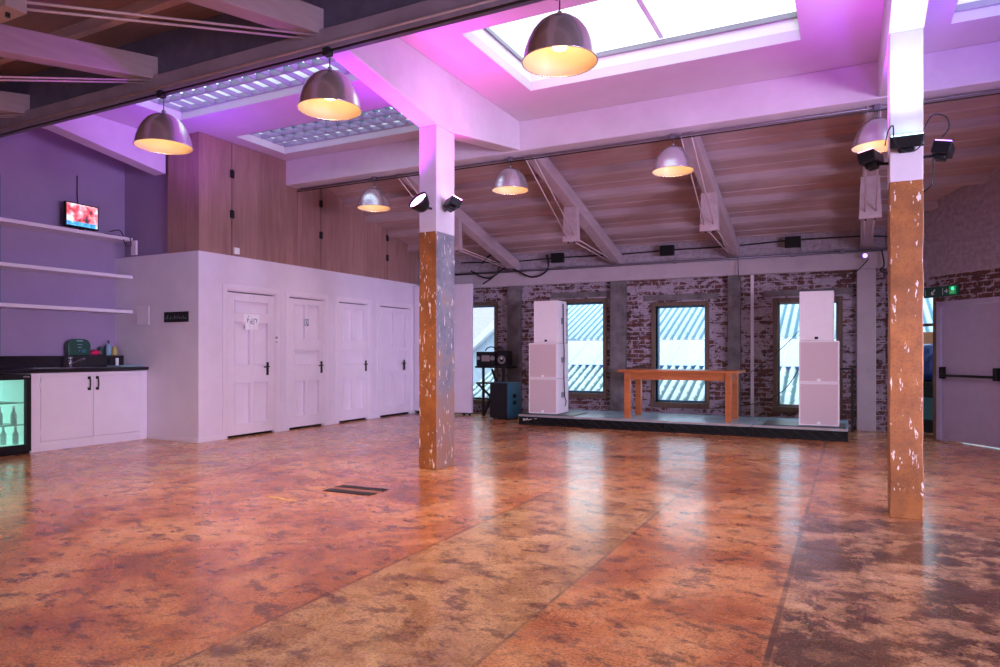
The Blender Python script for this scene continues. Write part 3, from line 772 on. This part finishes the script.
# speakers
def cabinet(name, w, d, h, grille, label, group, loc):
    root = empty(name, loc, 0, label, 'speaker', group)
    MB().box(-w/2, w/2, .012, d, 0, h).build('cabinet', M['speaker'], root, bevel=.008)
    t = .018
    MB().box(-w/2, w/2, -.004, .012, 0, t).box(-w/2, w/2, -.004, .012, h-t, h).box(-w/2, -w/2+t, -.004, .012, t, h-t).box(w/2-t, w/2, -.004, .012, t, h-t).build('front_rim', M['speaker'], root, bevel=.003)
    MB().box(-w/2+t, w/2-t, -.0, .011, t, h-t).build('grille', M['grille'] if grille else M['speaker'], root)
    b = MB().box(-.022, .022, -.010, .0, .02, .055).build('badge', M['white'] if grille else M['black'], root, bevel=.002)
    MB().box(w/2, w/2+.004, d*.35, d*.65, h*.45, h*.6).build('handle_recess', M['castgrey'], root)
    return root
for side, xc, xt, hs in (('left', -4.53, -4.475, (.583, .585, .70)), ('right', -.385, -.415, (.595, .58, .69))):
    z = SZ+.012
    for k in range(3):
        w, d, h = ((.505, .52, hs[k]) if k < 2 else (.43, .38, hs[k]))
        lv = ('lowest', 'middle', 'topmost')[k]
        x_ = xc if k < 2 else xt
        cabinet('speaker_cabinet', w, d, h-.004, k < 2, '%s white speaker cabinet of the %s stack on the stage' % (lv, side), '%s speaker stack' % side, (x_, 10.45, z))
        z += h
cable([(-4.235, 10.62, 2.0), (-4.235, 10.64, 1.4), (-4.235, 10.66, 1.2), (-4.235, 10.65, .9), (-4.235, 10.68, .5), (-4.232, 10.74, .38), (-4.232, 10.70, .30)], .009, 'dark signal cable running down the left speaker stack')
cable([(-.65, 10.7, .95), (-.9, 11.3, .62), (-1.25, 11.7, .4), (-1.75, 11.7, .30)], .007, 'thin black cable hanging from the right stack towards the table', 'cables right of table')
cable([(-.65, 10.7, 1.5), (-1.0, 11.4, 1.2), (-1.58, 11.72, .75)], .005, 'thin wire crossing the right window above the other cable', 'cables right of table')

# table
root = empty('wooden_table', (-2.335, 10.77, SZ), 0, 'long orange wooden table standing on the stage', 'table')
W, D, H = 1.80, .80, .755
MB().box(-W/2, W/2, -D/2, D/2, H-.04, H).build('table_top', M['table'], root, bevel=.006)
MB().box(-W/2+.12, W/2-.12, -D/2+.06, -D/2+.085, H-.15, H-.04).box(-W/2+.12, W/2-.12, D/2-.085, D/2-.06, H-.15, H-.04).box(-W/2+.12, -W/2+.145, -D/2+.08, D/2-.08, H-.15, H-.04).box(W/2-.145, W/2-.12, -D/2+.08, D/2-.08, H-.15, H-.04).build('apron', M['table'], root, bevel=.003)
for sx in (-1, 1):
    for sy in (-1, 1):
        x, y = sx*(W/2-.145), sy*(D/2-.085)
        MB().box(x-.045, x+.045, y-.045, y+.045, 0, H-.04).build('leg', M['table'], root, bevel=.005)

# black equipment trolley frame right of right speakers
root = empty('metal_stand', (-.06, 11.62, 0), 0, 'thin black metal frame stand behind the right speaker stack', 'stand')
MB().box(-.55, .11, -.02, .02, .93, .96).build('top_rail', M['blackm'], root)
for x in (-.53, .09): MB().box(x-.02, x+.02, -.02, .02, 0, .93).build('leg', M['blackm'], root)

# ------------------------------------------------------------------ DJ corner
root = empty('equipment_table', (-5.98, 11.56, 0), 0, 'black trestle table with crossed legs carrying the decks', 'table')
MB().box(-.34, .36, -.20, .20, .90, .935).build('table_top', M['black'], root, bevel=.004)
MB().box(-.33, .34, -.17, .17, .60, .63).build('lower_shelf', M['black'], root)
for x in (-.18, .24):
    MB().box(x-.02, x+.02, -.18, -.14, .0, .90).build('leg', M['blackm'], root)
for a, b in (((-.30, -.19, .62), (.0, -.19, .36)), ((.06, -.19, .58), (-.14, -.19, .02)), ((.02, -.19, .88), (.12, -.19, .62))):
    MB().bar(a, b, .045, .03).build('cross_brace', M['blackm'], root)
MB().box(-.33, .24, -.18, -.14, .30, .34).build('stretcher', M['blackm'], root)
root = empty('dj_mixer', (-6.10, 11.56, .935), 0, 'black mixer case with grey panel on the trestle table', 'mixer')
MB().box(-.22, .18, -.15, .15, 0, .27).build('case', M['black'], root, bevel=.01)
MB().box(-.10, .07, -.158, -.15, .09, .20).build('grey_panel', plain('panel_grey', (.30, .25, .27), .5), root)
MB().tube([(.13, -.15, .15), (.13, -.165, .15)], .045, 16).build('jog_dial', M['castgrey'], root)
MB().tube([(-.17, -.15, .15), (-.17, -.165, .15)], .035, 16).build('jog_dial', M['castgrey'], root)
root = empty('monitor_speaker', (-5.79, 11.54, .935), 0, 'small black monitor speaker beside the mixer case', 'speaker')
MB().box(-.11, .11, -.11, .11, 0, .29).build('cabinet', M['black'], root, bevel=.01)
MB().lathe([(.0, -.01), (.035, -.004), (.075, .008), (.08, .0)], 20).build('woofer', M['castgrey'], root, loc=(0, -.112, .12), rot=(R(90), 0, 0))
MB().tube([(0, -.112, .145), (0, -.120, .145)], .022, 12).build('tweeter', M['white'], root)
root = empty('pa_speaker', (-5.55, 11.10, .0), R(-12), 'black floor speaker with blue grey side beside the trestle table', 'speaker')
MB().box(-.20, .20, -.18, .20, 0.02, .655).build('cabinet', M['bluegrey'], root, bevel=.01)
MB().box(-.195, .195, -.20, -.18, .03, .645).build('grille', M['black'], root, bevel=.006)
MB().box(.20, .206, -.03, .06, .26, .33).box(.20, .206, -.03, .06, .38, .45).build('side_handle', M['black'], root)
for sx in (-.15, .15): 
    for sy in (-.14, .15): MB().tube([(sx, sy, 0), (sx, sy, .02)], .02, 8).build('foot', M['black'], root)
o = MB().tube(bez([(-.14, 0, .02), (-.08, -.03, .07), (0, 0, .09), (.08, .02, .06), (.12, 0, .015)]), .012, 6).build('headphone_band', M['black'], loc=(-6.05, 11.54, 1.206)); tag(o, 'black headphone band lying on the mixer case', 'headphones')

# ------------------------------------------------------------------ pendant lamps
def pendant(loc, drop, label, group):
    root = empty('pendant_lamp', loc, 0, label, 'pendant lamp', group)
    # profile outer: apex z=0 at top of dome, rim at -.29
    outer = [(.0, .0), (.045, -.002), (.09, -.018), (.135, -.05), (.175, -.10), (.205, -.16), (.225, -.22), (.235, -.275), (.240, -.29)]
    MB().lathe(outer, 40).build('lamp_shade', M['alum'], root)
    inner = [(.0, -.012), (.045, -.014), (.088, -.03), (.130, -.06), (.169, -.108), (.199, -.166), (.219, -.224), (.229, -.276), (.2385, -.2905)]
    MB().lathe(inner, 40).build('shade_lining', M['domein'], root)
    rim = MB(); n = 40
    rim.tube([(.239*math.cos(2*math.pi*k/n), .239*math.sin(2*math.pi*k/n), -.29) for k in range(n+1)], .004, 6, cap=False); rim.build('rim', M['alum'], root)
    MB().tube([(0, 0, -.002), (0, 0, .03)], [.022, .016], 12).build('cap', M['castgrey'], root)
    MB().tube([(0, 0, .03), (0, 0, drop)], .004, 6).build('cord', M['cable'], root)
    MB().lathe([(.0, -.03), (.025, -.04), (.03, -.09), (.055, -.13), (.058, -.17), (.04, -.205), (.0, -.22)], 20).build('bulb', M['bulb'], root)
    return root
LAMPS = [(-5.59, 4.2, 3.375, 'brushed dome lamp hanging at the far left under the dark beam'), (-3.64, 4.2, 3.415, 'magenta tinted dome lamp, middle of the three front lamps'), (-1.70, 4.2, 3.435, 'largest dome lamp, hanging in front of the bright skylight'),
         (-6.15, 8.05, 3.575, 'small dome lamp in front of the plywood boxing'), (-3.95, 8.05, 3.60, 'dome lamp just right of the middle column'), (-1.84, 8.05, 3.595, 'dome lamp hanging above the wooden table'), (.25, 8.05, 3.60, 'dome lamp half hidden behind the right column')]
WARM = (1.0, .60, .28)
def light(name, kind, loc, energy, color, rot=None, **kw):
    d = bpy.data.lights.new(name, kind); d.energy = energy; d.color = color
    for k, v in kw.items(): setattr(d, k, v)
    o = bpy.data.objects.new(name, d); COL.objects.link(o); o.location = loc
    if rot is not None: o.rotation_euler = rot
    return o
def aim(o, d): o.rotation_euler = Vector(d).normalized().to_track_quat('-Z', 'Y').to_euler()
for i, (x, y, z, l) in enumerate(LAMPS):
    if i < 3: x, y, z = x*.97, y*.97, 1.2+(z-1.2)*.97-(0, .012, .03)[i]
    pz = 3.475 if i < 3 else 3.715
    pendant((x, y, z), pz-z-.035, l, 'front row of dome lamps' if i < 3 else 'back row of dome lamps')
    s = light('pendant_light', 'SPOT', (x, y, z-.24), 150 if i < 3 else 40, WARM, spot_size=R(150), spot_blend=.9, shadow_soft_size=.05)
# ------------------------------------------------------------------ coloured LED fixtures on the columns
def par(loc, direction, lens, label, size=.1, shape='round'):
    root = empty('led_flood', loc, 0, label, 'stage light', 'coloured LED lights on the columns')
    root.rotation_euler = Vector(direction).normalized().to_track_quat('Z', 'Y').to_euler()
    if shape == 'round':
        MB().lathe([(.0, -.10), (.05, -.10), (.075, -.07), (size, -.0), (size+.006, .03), (size, .03), (size-.008, .012)], 24).build('housing', M['black'], root)
        MB().lathe([(0, .012), (size-.008, .012), (size-.008, .006), (0, .006)], 24).build('lens', M[lens], root)
    else:
        w, d = size
        MB().box(-w, w, -d, d, -.065, .02).box(-w*.5, w*.5, -d*.6, d*.6, -.10, -.065).build('housing', M['black'], root, bevel=.01)
        MB().box(-w*.92, w*.92, -d*.85, d*.85, .021, .026).build('lens', M[lens], root)
    return root
def arm(root, world_to, r=.012):
    # bracket from fixture back to column face
    p = root.matrix_basis.inverted() @ Vector(world_to)
    MB().tube([(0, 0, -.06), p], r, 8).build('bracket', M['blackm'], root)
a = par((-3.83, 5.74, 2.70), (-.25, -.8, .68), 'lens_mag', 'round magenta LED spot on the left of the middle column', .105); arm(a, (-3.80, 5.918, 2.66))
a = par((-3.60, 6.02, 2.73), (.30, .35, 1), 'lens_mag', 'black rectangular LED flood on the right of the middle column', (.115, .06), 'box'); arm(a, (-3.738, 6.08, 2.66))
a = par((.36, 5.66, 2.72), (0, -.30, 1), 'lens_cyan', 'black LED flood shining cyan white up the right column', (.105, .05), 'box'); arm(a, (.36, 5.725, 2.66))
a = par((.135, 5.84, 2.665), (-.15, .05, 1), 'lens_red', 'black LED flood left of the right column, glowing pink', (.11, .06), 'box'); arm(a, (.255, 5.86, 2.60))
a = par((.60, 5.84, 2.675), (.25, -.05, 1), 'lens_vio', 'black LED flood right of the right column', (.10, .06), 'box'); arm(a, (.465, 5.86, 2.62))
cable([(.47, 5.80, 2.80), (.52, 5.74, 2.88), (.60, 5.74, 2.86), (.62, 5.74, 2.78), (.58, 5.76, 2.72)], .005, 'small cable loop above the right LED flood', 'thin cables on the right column')
cable([(.53, 5.80, 2.60), (.53, 5.79, 2.48), (.52, 5.80, 2.40), (.47, 5.86, 2.36)], .005, 'thin cable hanging under the right LED flood', 'thin cables on the right column')
cable([(.22, 5.57, 2.66), (.24, 5.57, 2.76), (.27, 5.57, 2.79), (.28, 5.57, 2.68), (.34, 5.56, 2.60), (.42, 5.56, 2.61), (.46, 5.57, 2.70)], .005, 'thin cable looped across the front of the right column', 'thin cables on the right column')

VIO = (.42, .08, 1.0); MAG = (1.0, .06, .75)
def uplight(name, loc, d, e, col, size=110, blend=.8, r=.06):
    o = light(name, 'SPOT', loc, e, col, spot_size=R(size), spot_blend=blend, shadow_soft_size=r); aim(o, d); return o
uplight('magenta_spot', (-4.02, 5.66, 2.80), (-.35, -.30, 1), 230, (.50, .03, 1.0), 145)
uplight('magenta_flood', (-3.50, 5.98, 2.84), (.15, -.10, 1), 75, (1.0, .04, .70), 135)
uplight('cyan_flood', (.36, 5.40, 2.72), (0, .10, 1), 62, (.55, .85, 1.0), 110)
uplight('pink_flood', (.12, 5.84, 2.76), (-.50, .10, 1), 110, (.70, .06, 1.0), 140)
uplight('violet_flood', (.66, 5.84, 2.78), (.30, .15, 1), 150, (.30, .06, 1.0), 145)
uplight('violet_wash', (-7.0, 5.6, 3.1), (-.3, .2, 1), 60, (.32, .04, 1.0), 150, r=.2)

# ------------------------------------------------------------------ kitchen
CX = -8.68
root = empty('base_cabinet', (CX, 4.74, 0), 0, 'white double door kitchen base cabinet under the black worktop', 'cabinet')
L_ = YP-4.74
MB().box(-.68, -.02, 0.0, L_-.005, .06, .945).box(-.66, -.05, 0.0, L_-.005, .0, .06).build('carcass', M['door'], root)
fm = MB().plate('X', 0, L_-.005, .0, .945, -.02, 0, [(.115, .755, .115, .895), (.765, 1.42, .115, .895)]); fm.build('face_frame', M['door'], root, bevel=.003)
for k, (a, b) in enumerate(((.118, .752), (.768, 1.417))):
    d = MB().box(-.018, .004, a, b, .118, .892).build('cabinet_door', M['door'], root, bevel=.004)
    hy = b-.045 if k == 0 else a+.045
    h = MB().tube(bez([(.006, hy, .87), (.03, hy, .85), (.035, hy, .80), (.03, hy, .75), (.006, hy, .73)], 5), .008, 8)
    for zz in (.87, .73):
        h.box(.004, .010, hy-.02, hy+.02, zz-.018, zz+.018)
    h.build('handle', M['blackm'], d)
    for zz in (.22, .80):
        yy = a-.004 if k == 0 else b+.004
        MB().box(.0, .006, yy-.012, yy+.012, zz-.03, zz+.03).build('hinge', M['door'], d)
o = MB().box(XL+.002, CX+.03, 1.5, YP-.002, .955, .995).build('worktop', M['worktop'], bevel=.004); tag(o, 'long black kitchen worktop running along the left wall', 'worktop')
o = MB().box(XL+.002, XL+.20, 1.5, YP-.002, .996, 1.15).build('splashback', M['worktop'], bevel=.002); tag(o, 'raised black ledge behind the kitchen worktop', 'splashback')
# fridge
root = empty('bottle_fridge', (CX+.06, 4.10, 0), 0, 'black framed glass bottle fridge under the worktop, lit green white', 'fridge')
W = .62
MB().box(-.60, -.05, 0, .02, .0, .93).box(-.60, -.05, W-.02, W, 0, .93).box(-.60, -.05, .02, W-.02, .90, .93).box(-.60, -.05, .02, W-.02, 0, .09).box(-.60, -.58, .02, W-.02, .09, .9).build('cabinet', M['black'], root)
MB().box(-.578, -.570, .02, W-.02, .09, .9).box(-.57, -.06, .02, .026, .09, .9).box(-.57, -.06, W-.026, W-.02, .09, .9).box(-.57, -.06, .026, W-.026, .09, .10).build('liner', M['fridgein'], root)
dr = MB().plate('X', 0, W, .03, .935, -.048, 0, [(.06, W-.06, .115, .875)]).build('door', M['black'], root, bevel=.004)
MB().box(-.03, -.025, .06, W-.06, .115, .875).build('glass', M['fglass'], dr)
MB().box(.0, .02, W-.10, W-.03, .90, .92).build('handle', M['steel'], dr)
for z in (.34, .60):
    s = MB()
    for k in range(12): s.tube([(-.56, .04+k*.048, z), (-.08, .04+k*.048, z)], .004, 6)
    s.tube([(-.09, .03, z), (-.09, W-.03, z)], .007, 6); s.build('wire_shelf', M['fridgeshelf'], root)
def bottle(name, prof, mat, loc, label, cat='bottle', group=None, top=None):
    root = empty(name, loc, 0, label, cat, group)
    MB().lathe(prof, 18).build('body', mat, root)
    if top: top(root)
    return root
for k, (y, z) in enumerate(((4.62, .112), (4.54, .112), (4.60, .346), (4.50, .346), (4.40, .346))):
    def tp(r): MB().lathe([(0, .215), (.014, .215), (.014, .195), (0, .195)], 12).build('cap', M['white'], r)
    bottle('bottle', [(0, 0), (.03, 0), (.031, .12), (.014, .16), (.012, .2), (0, .2)], M['fridgeshelf'], (CX-.08-.1*(k % 2), y, z), ['pale bottle at the lower right of the fridge', 'pale bottle on the fridge floor, second from the right', 'pale bottle on the middle fridge shelf at right', 'pale bottle on the middle fridge shelf, second from the right', 'pale bottle on the middle fridge shelf nearest the frame edge'][k], group='bottles in the fridge', top=tp)
# shelves
for z, ye, l in ((2.80, YP, 'top wall shelf holding the television'), (2.27, YP, 'middle white wall shelf above the worktop'), (1.785, YP, 'lowest white wall shelf above the worktop')):
    r_ = empty('wall_shelf', (XL, 2.6, z), 0, l, 'shelf', 'white kitchen wall shelves')
    MB().box(.002, .385, 0, min(ye, YP)-2.6-.003, -.04, 0).build('board', M['door'], r_, bevel=.004)
    MB().box(.385, .395, 0, min(ye, YP)-2.6-.003, -.042, .002).build('edge_lipping', M['door'], r_)
o = MB().box(0, .10, -.03, .0, -.20, 0).build('shelf_end_block', M['door'], loc=(-8.99, YP-.002, 2.76)); tag(o, 'short white block hanging under the end of the top shelf', 'block')
# tv
root = empty('television', (-9.20, 5.67, 2.801), R(4), 'small flat television showing a red and blue picture on the top shelf', 'television')
MB().box(-.02, .02, -.235, .235, .06, .385).build('casing', M['black'], root, bevel=.005)
MB().box(.0205, .023, -.218, .218, .08, .37).build('tv_screen', M['screen'], root)
MB().box(-.07, .07, -.12, .12, 0, .012).box(-.012, .012, -.03, .03, .012, .07).build('stand', M['black'], root, bevel=.003)
o = MB().box(-.07, .07, -.12, .12, 0, .035).build('set_top_box', M['black'], loc=(-9.2, 6.08, 2.80), bevel=.005); tag(o, 'flat black box right of the television', 'set top box')
cable([(-9.10, 6.0, 2.86), (-9.08, 6.12, 2.90), (-9.05, 6.16, 2.83), (-8.985, 6.13, 2.74), (-8.985, 6.18, 2.68), (-8.985, 6.24, 2.70), (-8.99, 6.22, 2.81)], .007, 'black cable looping over the edge of the top shelf')
cable([(-9.372, 5.72, 3.6), (-9.372, 5.72, 3.35), (-9.33, 5.71, 3.12)], .006, 'thin wire dropping down the wall to the television')
o = MB().tube([(0, 0, 0), (0, 0, 3.2)], .022, 8).build('wall_pipe', M['bluegrey'], loc=(XL+.026, 4.80, .996)); 
bpy.data.objects.remove(o)
o = MB().box(0, .02, -.03, .03, 1.16, 3.40).build('trim_9', M['bluegrey'], loc=(XL, 4.74, 0)); struct(o, 'dark vertical strip on the left wall at the picture edge', 'trim')
# sink, tap and counter things
root = empty('kitchen_sink', (-8.93, 5.25, .9955), 0, 'shallow steel sink and drainer set in the black worktop', 'sink')
MB().plate('Z', -.22, .22, -.45, .52, .0015, .007, [(-.16, .16, -.35, .05)]).build('drainer', M['steel'], root, bevel=.002)
MB().box(-.16, .16, -.35, .05, -.0005, .0015).build('bowl', M['castgrey'], root)
root = empty('mixer_tap', (-9.10, 5.46, 1.003), 0, 'chrome mixer tap with angled spout on the worktop', 'tap')
MB().tube([(0, 0, 0), (0, 0, .10)], .024, 14).tube([(0, 0, .10), (0, 0, .135)], .030, 14).build('tap_body', M['steel'], root)
MB().tube([(0, 0, .03), (.14, .07, .105), (.17, .085, .108)], .010, 8).build('spout', M['steel'], root)
root = empty('green_case', (-9.285, 5.675, 1.152), 0, 'dark green rounded carry case with handle hole behind the tap', 'case')
pts = []
for k in range(33):
    a = math.pi*k/32
    x = math.cos(a); z = math.sin(a)
    pts.append((.155*(abs(x)**.6)*(1 if x > 0 else -1), .10+.125*(z**.8 if z > 0 else 0)))
pts += [(-.14, .0), (.14, .0)]
m_ = MB()
outer = pts
m_.prism(outer, 'X', -.04, .04)
m_.build('case_shell', M['green'], root, bevel=.01)
MB().box(.040, .044, -.04, .04, .190, .207).build('handle_hole', M['clothb'], root)
MB().box(.040, .043, -.035, .035, .145, .152).box(.040, .043, -.022, .022, .105, .115).box(.040, .043, -.01, .0, .06, .07).build('label_marks', M['clothb'], root)
MB().box(.040, .045, .02, .08, .04, .085).build('blue_label', M['bluegrey'], root)
o = lump('pink_cloth', .06, .07, .04, M['pink'], 5, .3); o.location = (-9.26, 5.90, 1.152); tag(o, 'crumpled bright pink cloth on the worktop', 'cloth')
def pump(r):
    MB().tube([(0, 0, .17), (0, 0, .21)], .008, 8).tube([(-.005, 0, .21), (.05, .0, .205)], .007, 8).build('pump', M['blackm'], r)
B1 = [(0, 0), (.038, 0), (.04, .02), (.04, .12), (.03, .15), (.014, .165), (.014, .175), (0, .175)]
bottle('soap_bottle', [(r*.8, z*.72) for r, z in B1], M['green'], (-9.30, 6.00, 1.151), 'short dark green bottle right of the pink cloth', group='bottles by the sink')
bottle('soap_bottle', [(r*.9, z*.95) for r, z in B1], M['clothb'], (-9.25, 6.085, 1.151), 'clear pump bottle in the group by the sink', group='bottles by the sink', top=lambda r: MB().tube([(0, 0, .165), (0, 0, .205)], .009, 8).tube([(0, 0, .205), (.03, -.04, .20)], .008, 8).build('pump', M['blackm'], r))
bottle('soap_bottle', [(r*.9, z*.75) for r, z in B1], M['amber'], (-9.25, 6.17, 1.151), 'yellowish bottle at the right of the sink group', group='bottles by the sink')
bottle('soap_bottle', [(r*1.1, z*.9) for r, z in B1], M['green'], (-9.335, 6.13, 1.151), 'green bottle at the back corner of the worktop', group='bottles by the sink')
root = empty('dish_rack', (-8.98, 6.10, .996), 0, 'pale blue dish cloth tray at the end of the worktop', 'tray')
MB().box(-.12, .20, -.15, .16, 0, .02).build('tray', M['clothb'], root, bevel=.008)
MB().box(-.12, -.10, -.02, .02, .02, .12).build('upright', M['white'], root, bevel=.004)
# sign and fittings on the box end
root = empty('wall_sign', (-8.08, YP, 1.672), 0, 'small black hand lettered sign on the end of the toilet box', 'sign')
MB().box(-.235, .235, -.02, -.001, -.07, .07).build('board', M['black'], root, bevel=.003)
s = MB(); random.seed(5)
x = -.20
while x < .20:
    w_ = random.choice((.006, .02, .03)); h_ = random.uniform(.02, .06); s.box(x, x+.005, -.023, -.020, -.03, -.03+h_)
    if w_ > .01: s.box(x, x+w_, -.023, -.020, -.03+h_*random.random(), -.027+h_*.6)
    x += .035
s.build('chalk_lettering', plain('faded_chalk', (.13, .19, .18), .8), root)
o = MB().box(-.13, .13, -.012, -.001, -.13, .13).build('access_hatch', M['door'], loc=(-8.77, YP, 1.71), bevel=.004); tag(o, 'flush white access hatch beside the lowest shelf', 'hatch')
# floor box
root = empty('floor_hatch', (-3.82, 4.74, 0), R(3), 'black slotted floor socket hatch in front of the middle column', 'floor hatch')
MB().box(-.24, .24, -.14, -.045, .0005, .006).box(-.24, .24, .045, .14, .0005, .006).build('slot_cover', M['black'], root)
MB().box(-.24, .24, -.045, .045, .0005, .004).build('bridge_plate', plain('floor_plate', (.30, .12, .07), .4), root)
o = MB().box(-.15, .02, -.008, .012, 0, .003).box(-.01, .16, -.020, -.004, 0, .003).build('tape_strip', plain('yellow_tape', (.95, .72, .28), .6), loc=(-4.14, 4.2, .0005)); tag(o, 'short strip of pale yellow tape on the floor', 'tape')

# ------------------------------------------------------------------ outside
ZR = lambda y: .39*y - 5.33
def corrugated(x0, x1, y0, y1, dz=0, pitch=.18, amp=.045, seg=8):
    m_ = MB(); n = int((x1-x0)/pitch*seg); prev = None
    for i in range(n+1):
        x = x0 + (x1-x0)*i/n; a = amp*math.cos(2*math.pi*(x-x0)/pitch)
        r = [m_.bm.verts.new((x, y, ZR(y)+dz+a)) for y in (y0, y1)]
        if prev:
            f = m_.bm.faces.new((prev[0], r[0], r[1], prev[1])); f.smooth = True
        prev = r
    return m_
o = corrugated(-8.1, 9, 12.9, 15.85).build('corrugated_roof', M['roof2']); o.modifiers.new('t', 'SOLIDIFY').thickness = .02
tag(o, 'near mossy corrugated roof with painted rib shade in the lower half of the windows', 'roof', 'roofs outside the windows')
root = empty('sheet_roof', (0, 15.9, ZR(15.9)), 0, 'smooth white sheet roof band in the middle of the windows', 'roof', 'roofs outside the windows')
m_ = MB().prism([(0, -.02), (1.62, ZR(17.52)-ZR(15.9)-.02), (1.62, ZR(17.52)-ZR(15.9)+.02), (0, .02)], 'X', -8.1, 9); m_.build('sheets', M['roofw'], root)
f = MB()
for k in range(28):
    x = -8.1+k*.62
    f.bar((x, 0, .03), (x, 1.62, ZR(17.52)-ZR(15.9)+.03), .05, .02)
f.build('sheet_seams', M['palewall'], root)
MB().box(-8.1, 9, -.10, .02, -.10, .02).build('gutter', M['flash'], root)
root = empty('corrugated_roof', (0, 17.55, 0), 0, 'far pale teal corrugated roof in the top of the windows', 'roof', 'roofs outside the windows')
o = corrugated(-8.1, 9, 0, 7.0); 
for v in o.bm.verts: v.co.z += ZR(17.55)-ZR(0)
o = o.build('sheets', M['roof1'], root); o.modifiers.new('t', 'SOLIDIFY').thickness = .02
MB().box(-8.1, 9, -.08, .03, ZR(17.55)-.10, ZR(17.55)-.0).build('gutter', M['flash'], root)
o = MB().box(-8.0, 9, 13.2, 24, -4, ZR(13.2)-.15).build('neighbour_building', M['palewall']); tag(o, 'pale walls carrying the roofs outside', 'building')
root = empty('gable_building', (-9.6, 15.9, -4), 0, 'pale gable with white edge board outside the left window', 'building')
MB().prism([(-3, 0), (1.40, 0), (1.40, 5.84), (-.0, 4.68), (-3, 2.2)], 'Y', .1, 6).build('wall', M['palewall'], root)
MB().prism([(-3, 2.2), (1.40, 5.84), (1.40, 6.05), (-3, 2.42)], 'Y', -.1, .1).build('barge_board', M['skin'], root)
root = empty('slate_roof_building', (-13, 19.5, -4), 0, 'lavender slate roof behind the white gable', 'building')
MB().box(-8, 4.2, 0, 6, 0, 5.3).build('wall', M['palewall'], root)
MB().prism([(-.3, 5.1), (4, 7.45), (4, 7.2), (-.3, 4.9)], 'X', -8.2, 4.4).build('roof', M['lavroof'], root)
o = MB().box(-40, 40, -40, 70, -4.2, -4).build('ground', plain('grey_ground', (.2, .2, .2), .9)); tag(o, 'grey ground far below outside', 'ground', kind='structure')
o = MB().box(-.9, .9, 0, .25, -4, 1.1).build('yard_wall', M['palewall']); o.location = (3.6, 26.0, 0); tag(o, 'pale yard wall outside the glazed opening', 'wall')

# ------------------------------------------------------------------ sky, added window fill and camera
for k, (x0, x1, z0, z1) in enumerate(NW):
    root = empty('window_%d' % (10+k), ((x0+x1)/2, YN-.15, z0), 0, 'window behind the camera, number %d from the left' % (k+1), 'window', kind='structure')
    w = (x1-x0)/2; hh = z1-z0
    MB().plate('Y', -w, w, 0, hh, -.03, .03, [(-w+.05, -.02, .05, hh-.05), (.02, w-.05, .05, hh-.05)]).build('window_frame', M['door'], root)
    MB().box(-w+.05, w-.05, -.004, .004, .05, hh-.05).build('pane', M['glass'], root)
    o = light('window_fill_light', 'AREA', ((x0+x1)/2, YN-.02, (z0+z1)/2), 7, (1.0, .60, .42), shape='RECTANGLE', size=x1-x0, size_y=z1-z0); aim(o, (0, 1, 0))  # warm fill lamp added at each unseen near window

for k, (y0, y1) in enumerate(RW):
    root = empty('window_%d' % (20+k), (XR-.05, (y0+y1)/2, .5), 0, 'unseen window added in the far right wall for its fill light, number %d' % (k+1), 'window', kind='structure')
    w = (y1-y0)/2; hh = 1.6
    MB().plate('X', -w, w, 0, hh, -.03, .03, [(-w+.05, -.02, .05, hh-.05), (.02, w-.05, .05, hh-.05)]).build('window_frame', M['door'], root)
    MB().box(-.004, .004, -w+.05, w-.05, .05, hh-.05).build('pane', M['glass'], root)
    o = light('window_fill_light', 'AREA', (XR-.22, (y0+y1)/2, 1.3), 84, (.74, .64, 1.0), shape='RECTANGLE', size=1.6, size_y=y1-y0, spread=R(75)); aim(o, (-1, .62, 0))  # added lavender fill lamp, angled towards the partition
wd_ = bpy.data.worlds.new('sky'); SC.world = wd_; wd_.use_nodes = True
nt = wd_.node_tree; bg = nt.nodes['Background']
tc = N(nt, 'ShaderNodeTexCoord'); n_ = noise(nt, tc.outputs['Generated'], 3, 4)
L(nt, ramp(nt, n_, [(.35, (.62, .80, 1.0)), (.65, (.92, .97, 1.0))]), bg.inputs[0]); bg.inputs[1].default_value = 2.8

cam = bpy.data.cameras.new('camera'); co = bpy.data.objects.new('camera', cam); COL.objects.link(co)
co.location = (0, 0, 1.2); co.rotation_euler = (R(90), 0, R(27))
cam.sensor_width = 36; cam.lens = 687/1000*36; cam.shift_y = (352-333.5)/1000; cam.clip_start = .05
SC.camera = co
SC.view_settings.view_transform = 'Standard'; SC.view_settings.look = 'None'
SC.view_settings.exposure = 0.0; SC.view_settings.gamma = 1; SC.view_settings.use_curve_mapping = False
SC.cycles.max_bounces = 8; SC.cycles.diffuse_bounces = 5; SC.cycles.glossy_bounces = 4; SC.cycles.transparent_max_bounces = 12
SC.cycles.sample_clamp_indirect = 6
SC.cycles.use_denoising = True
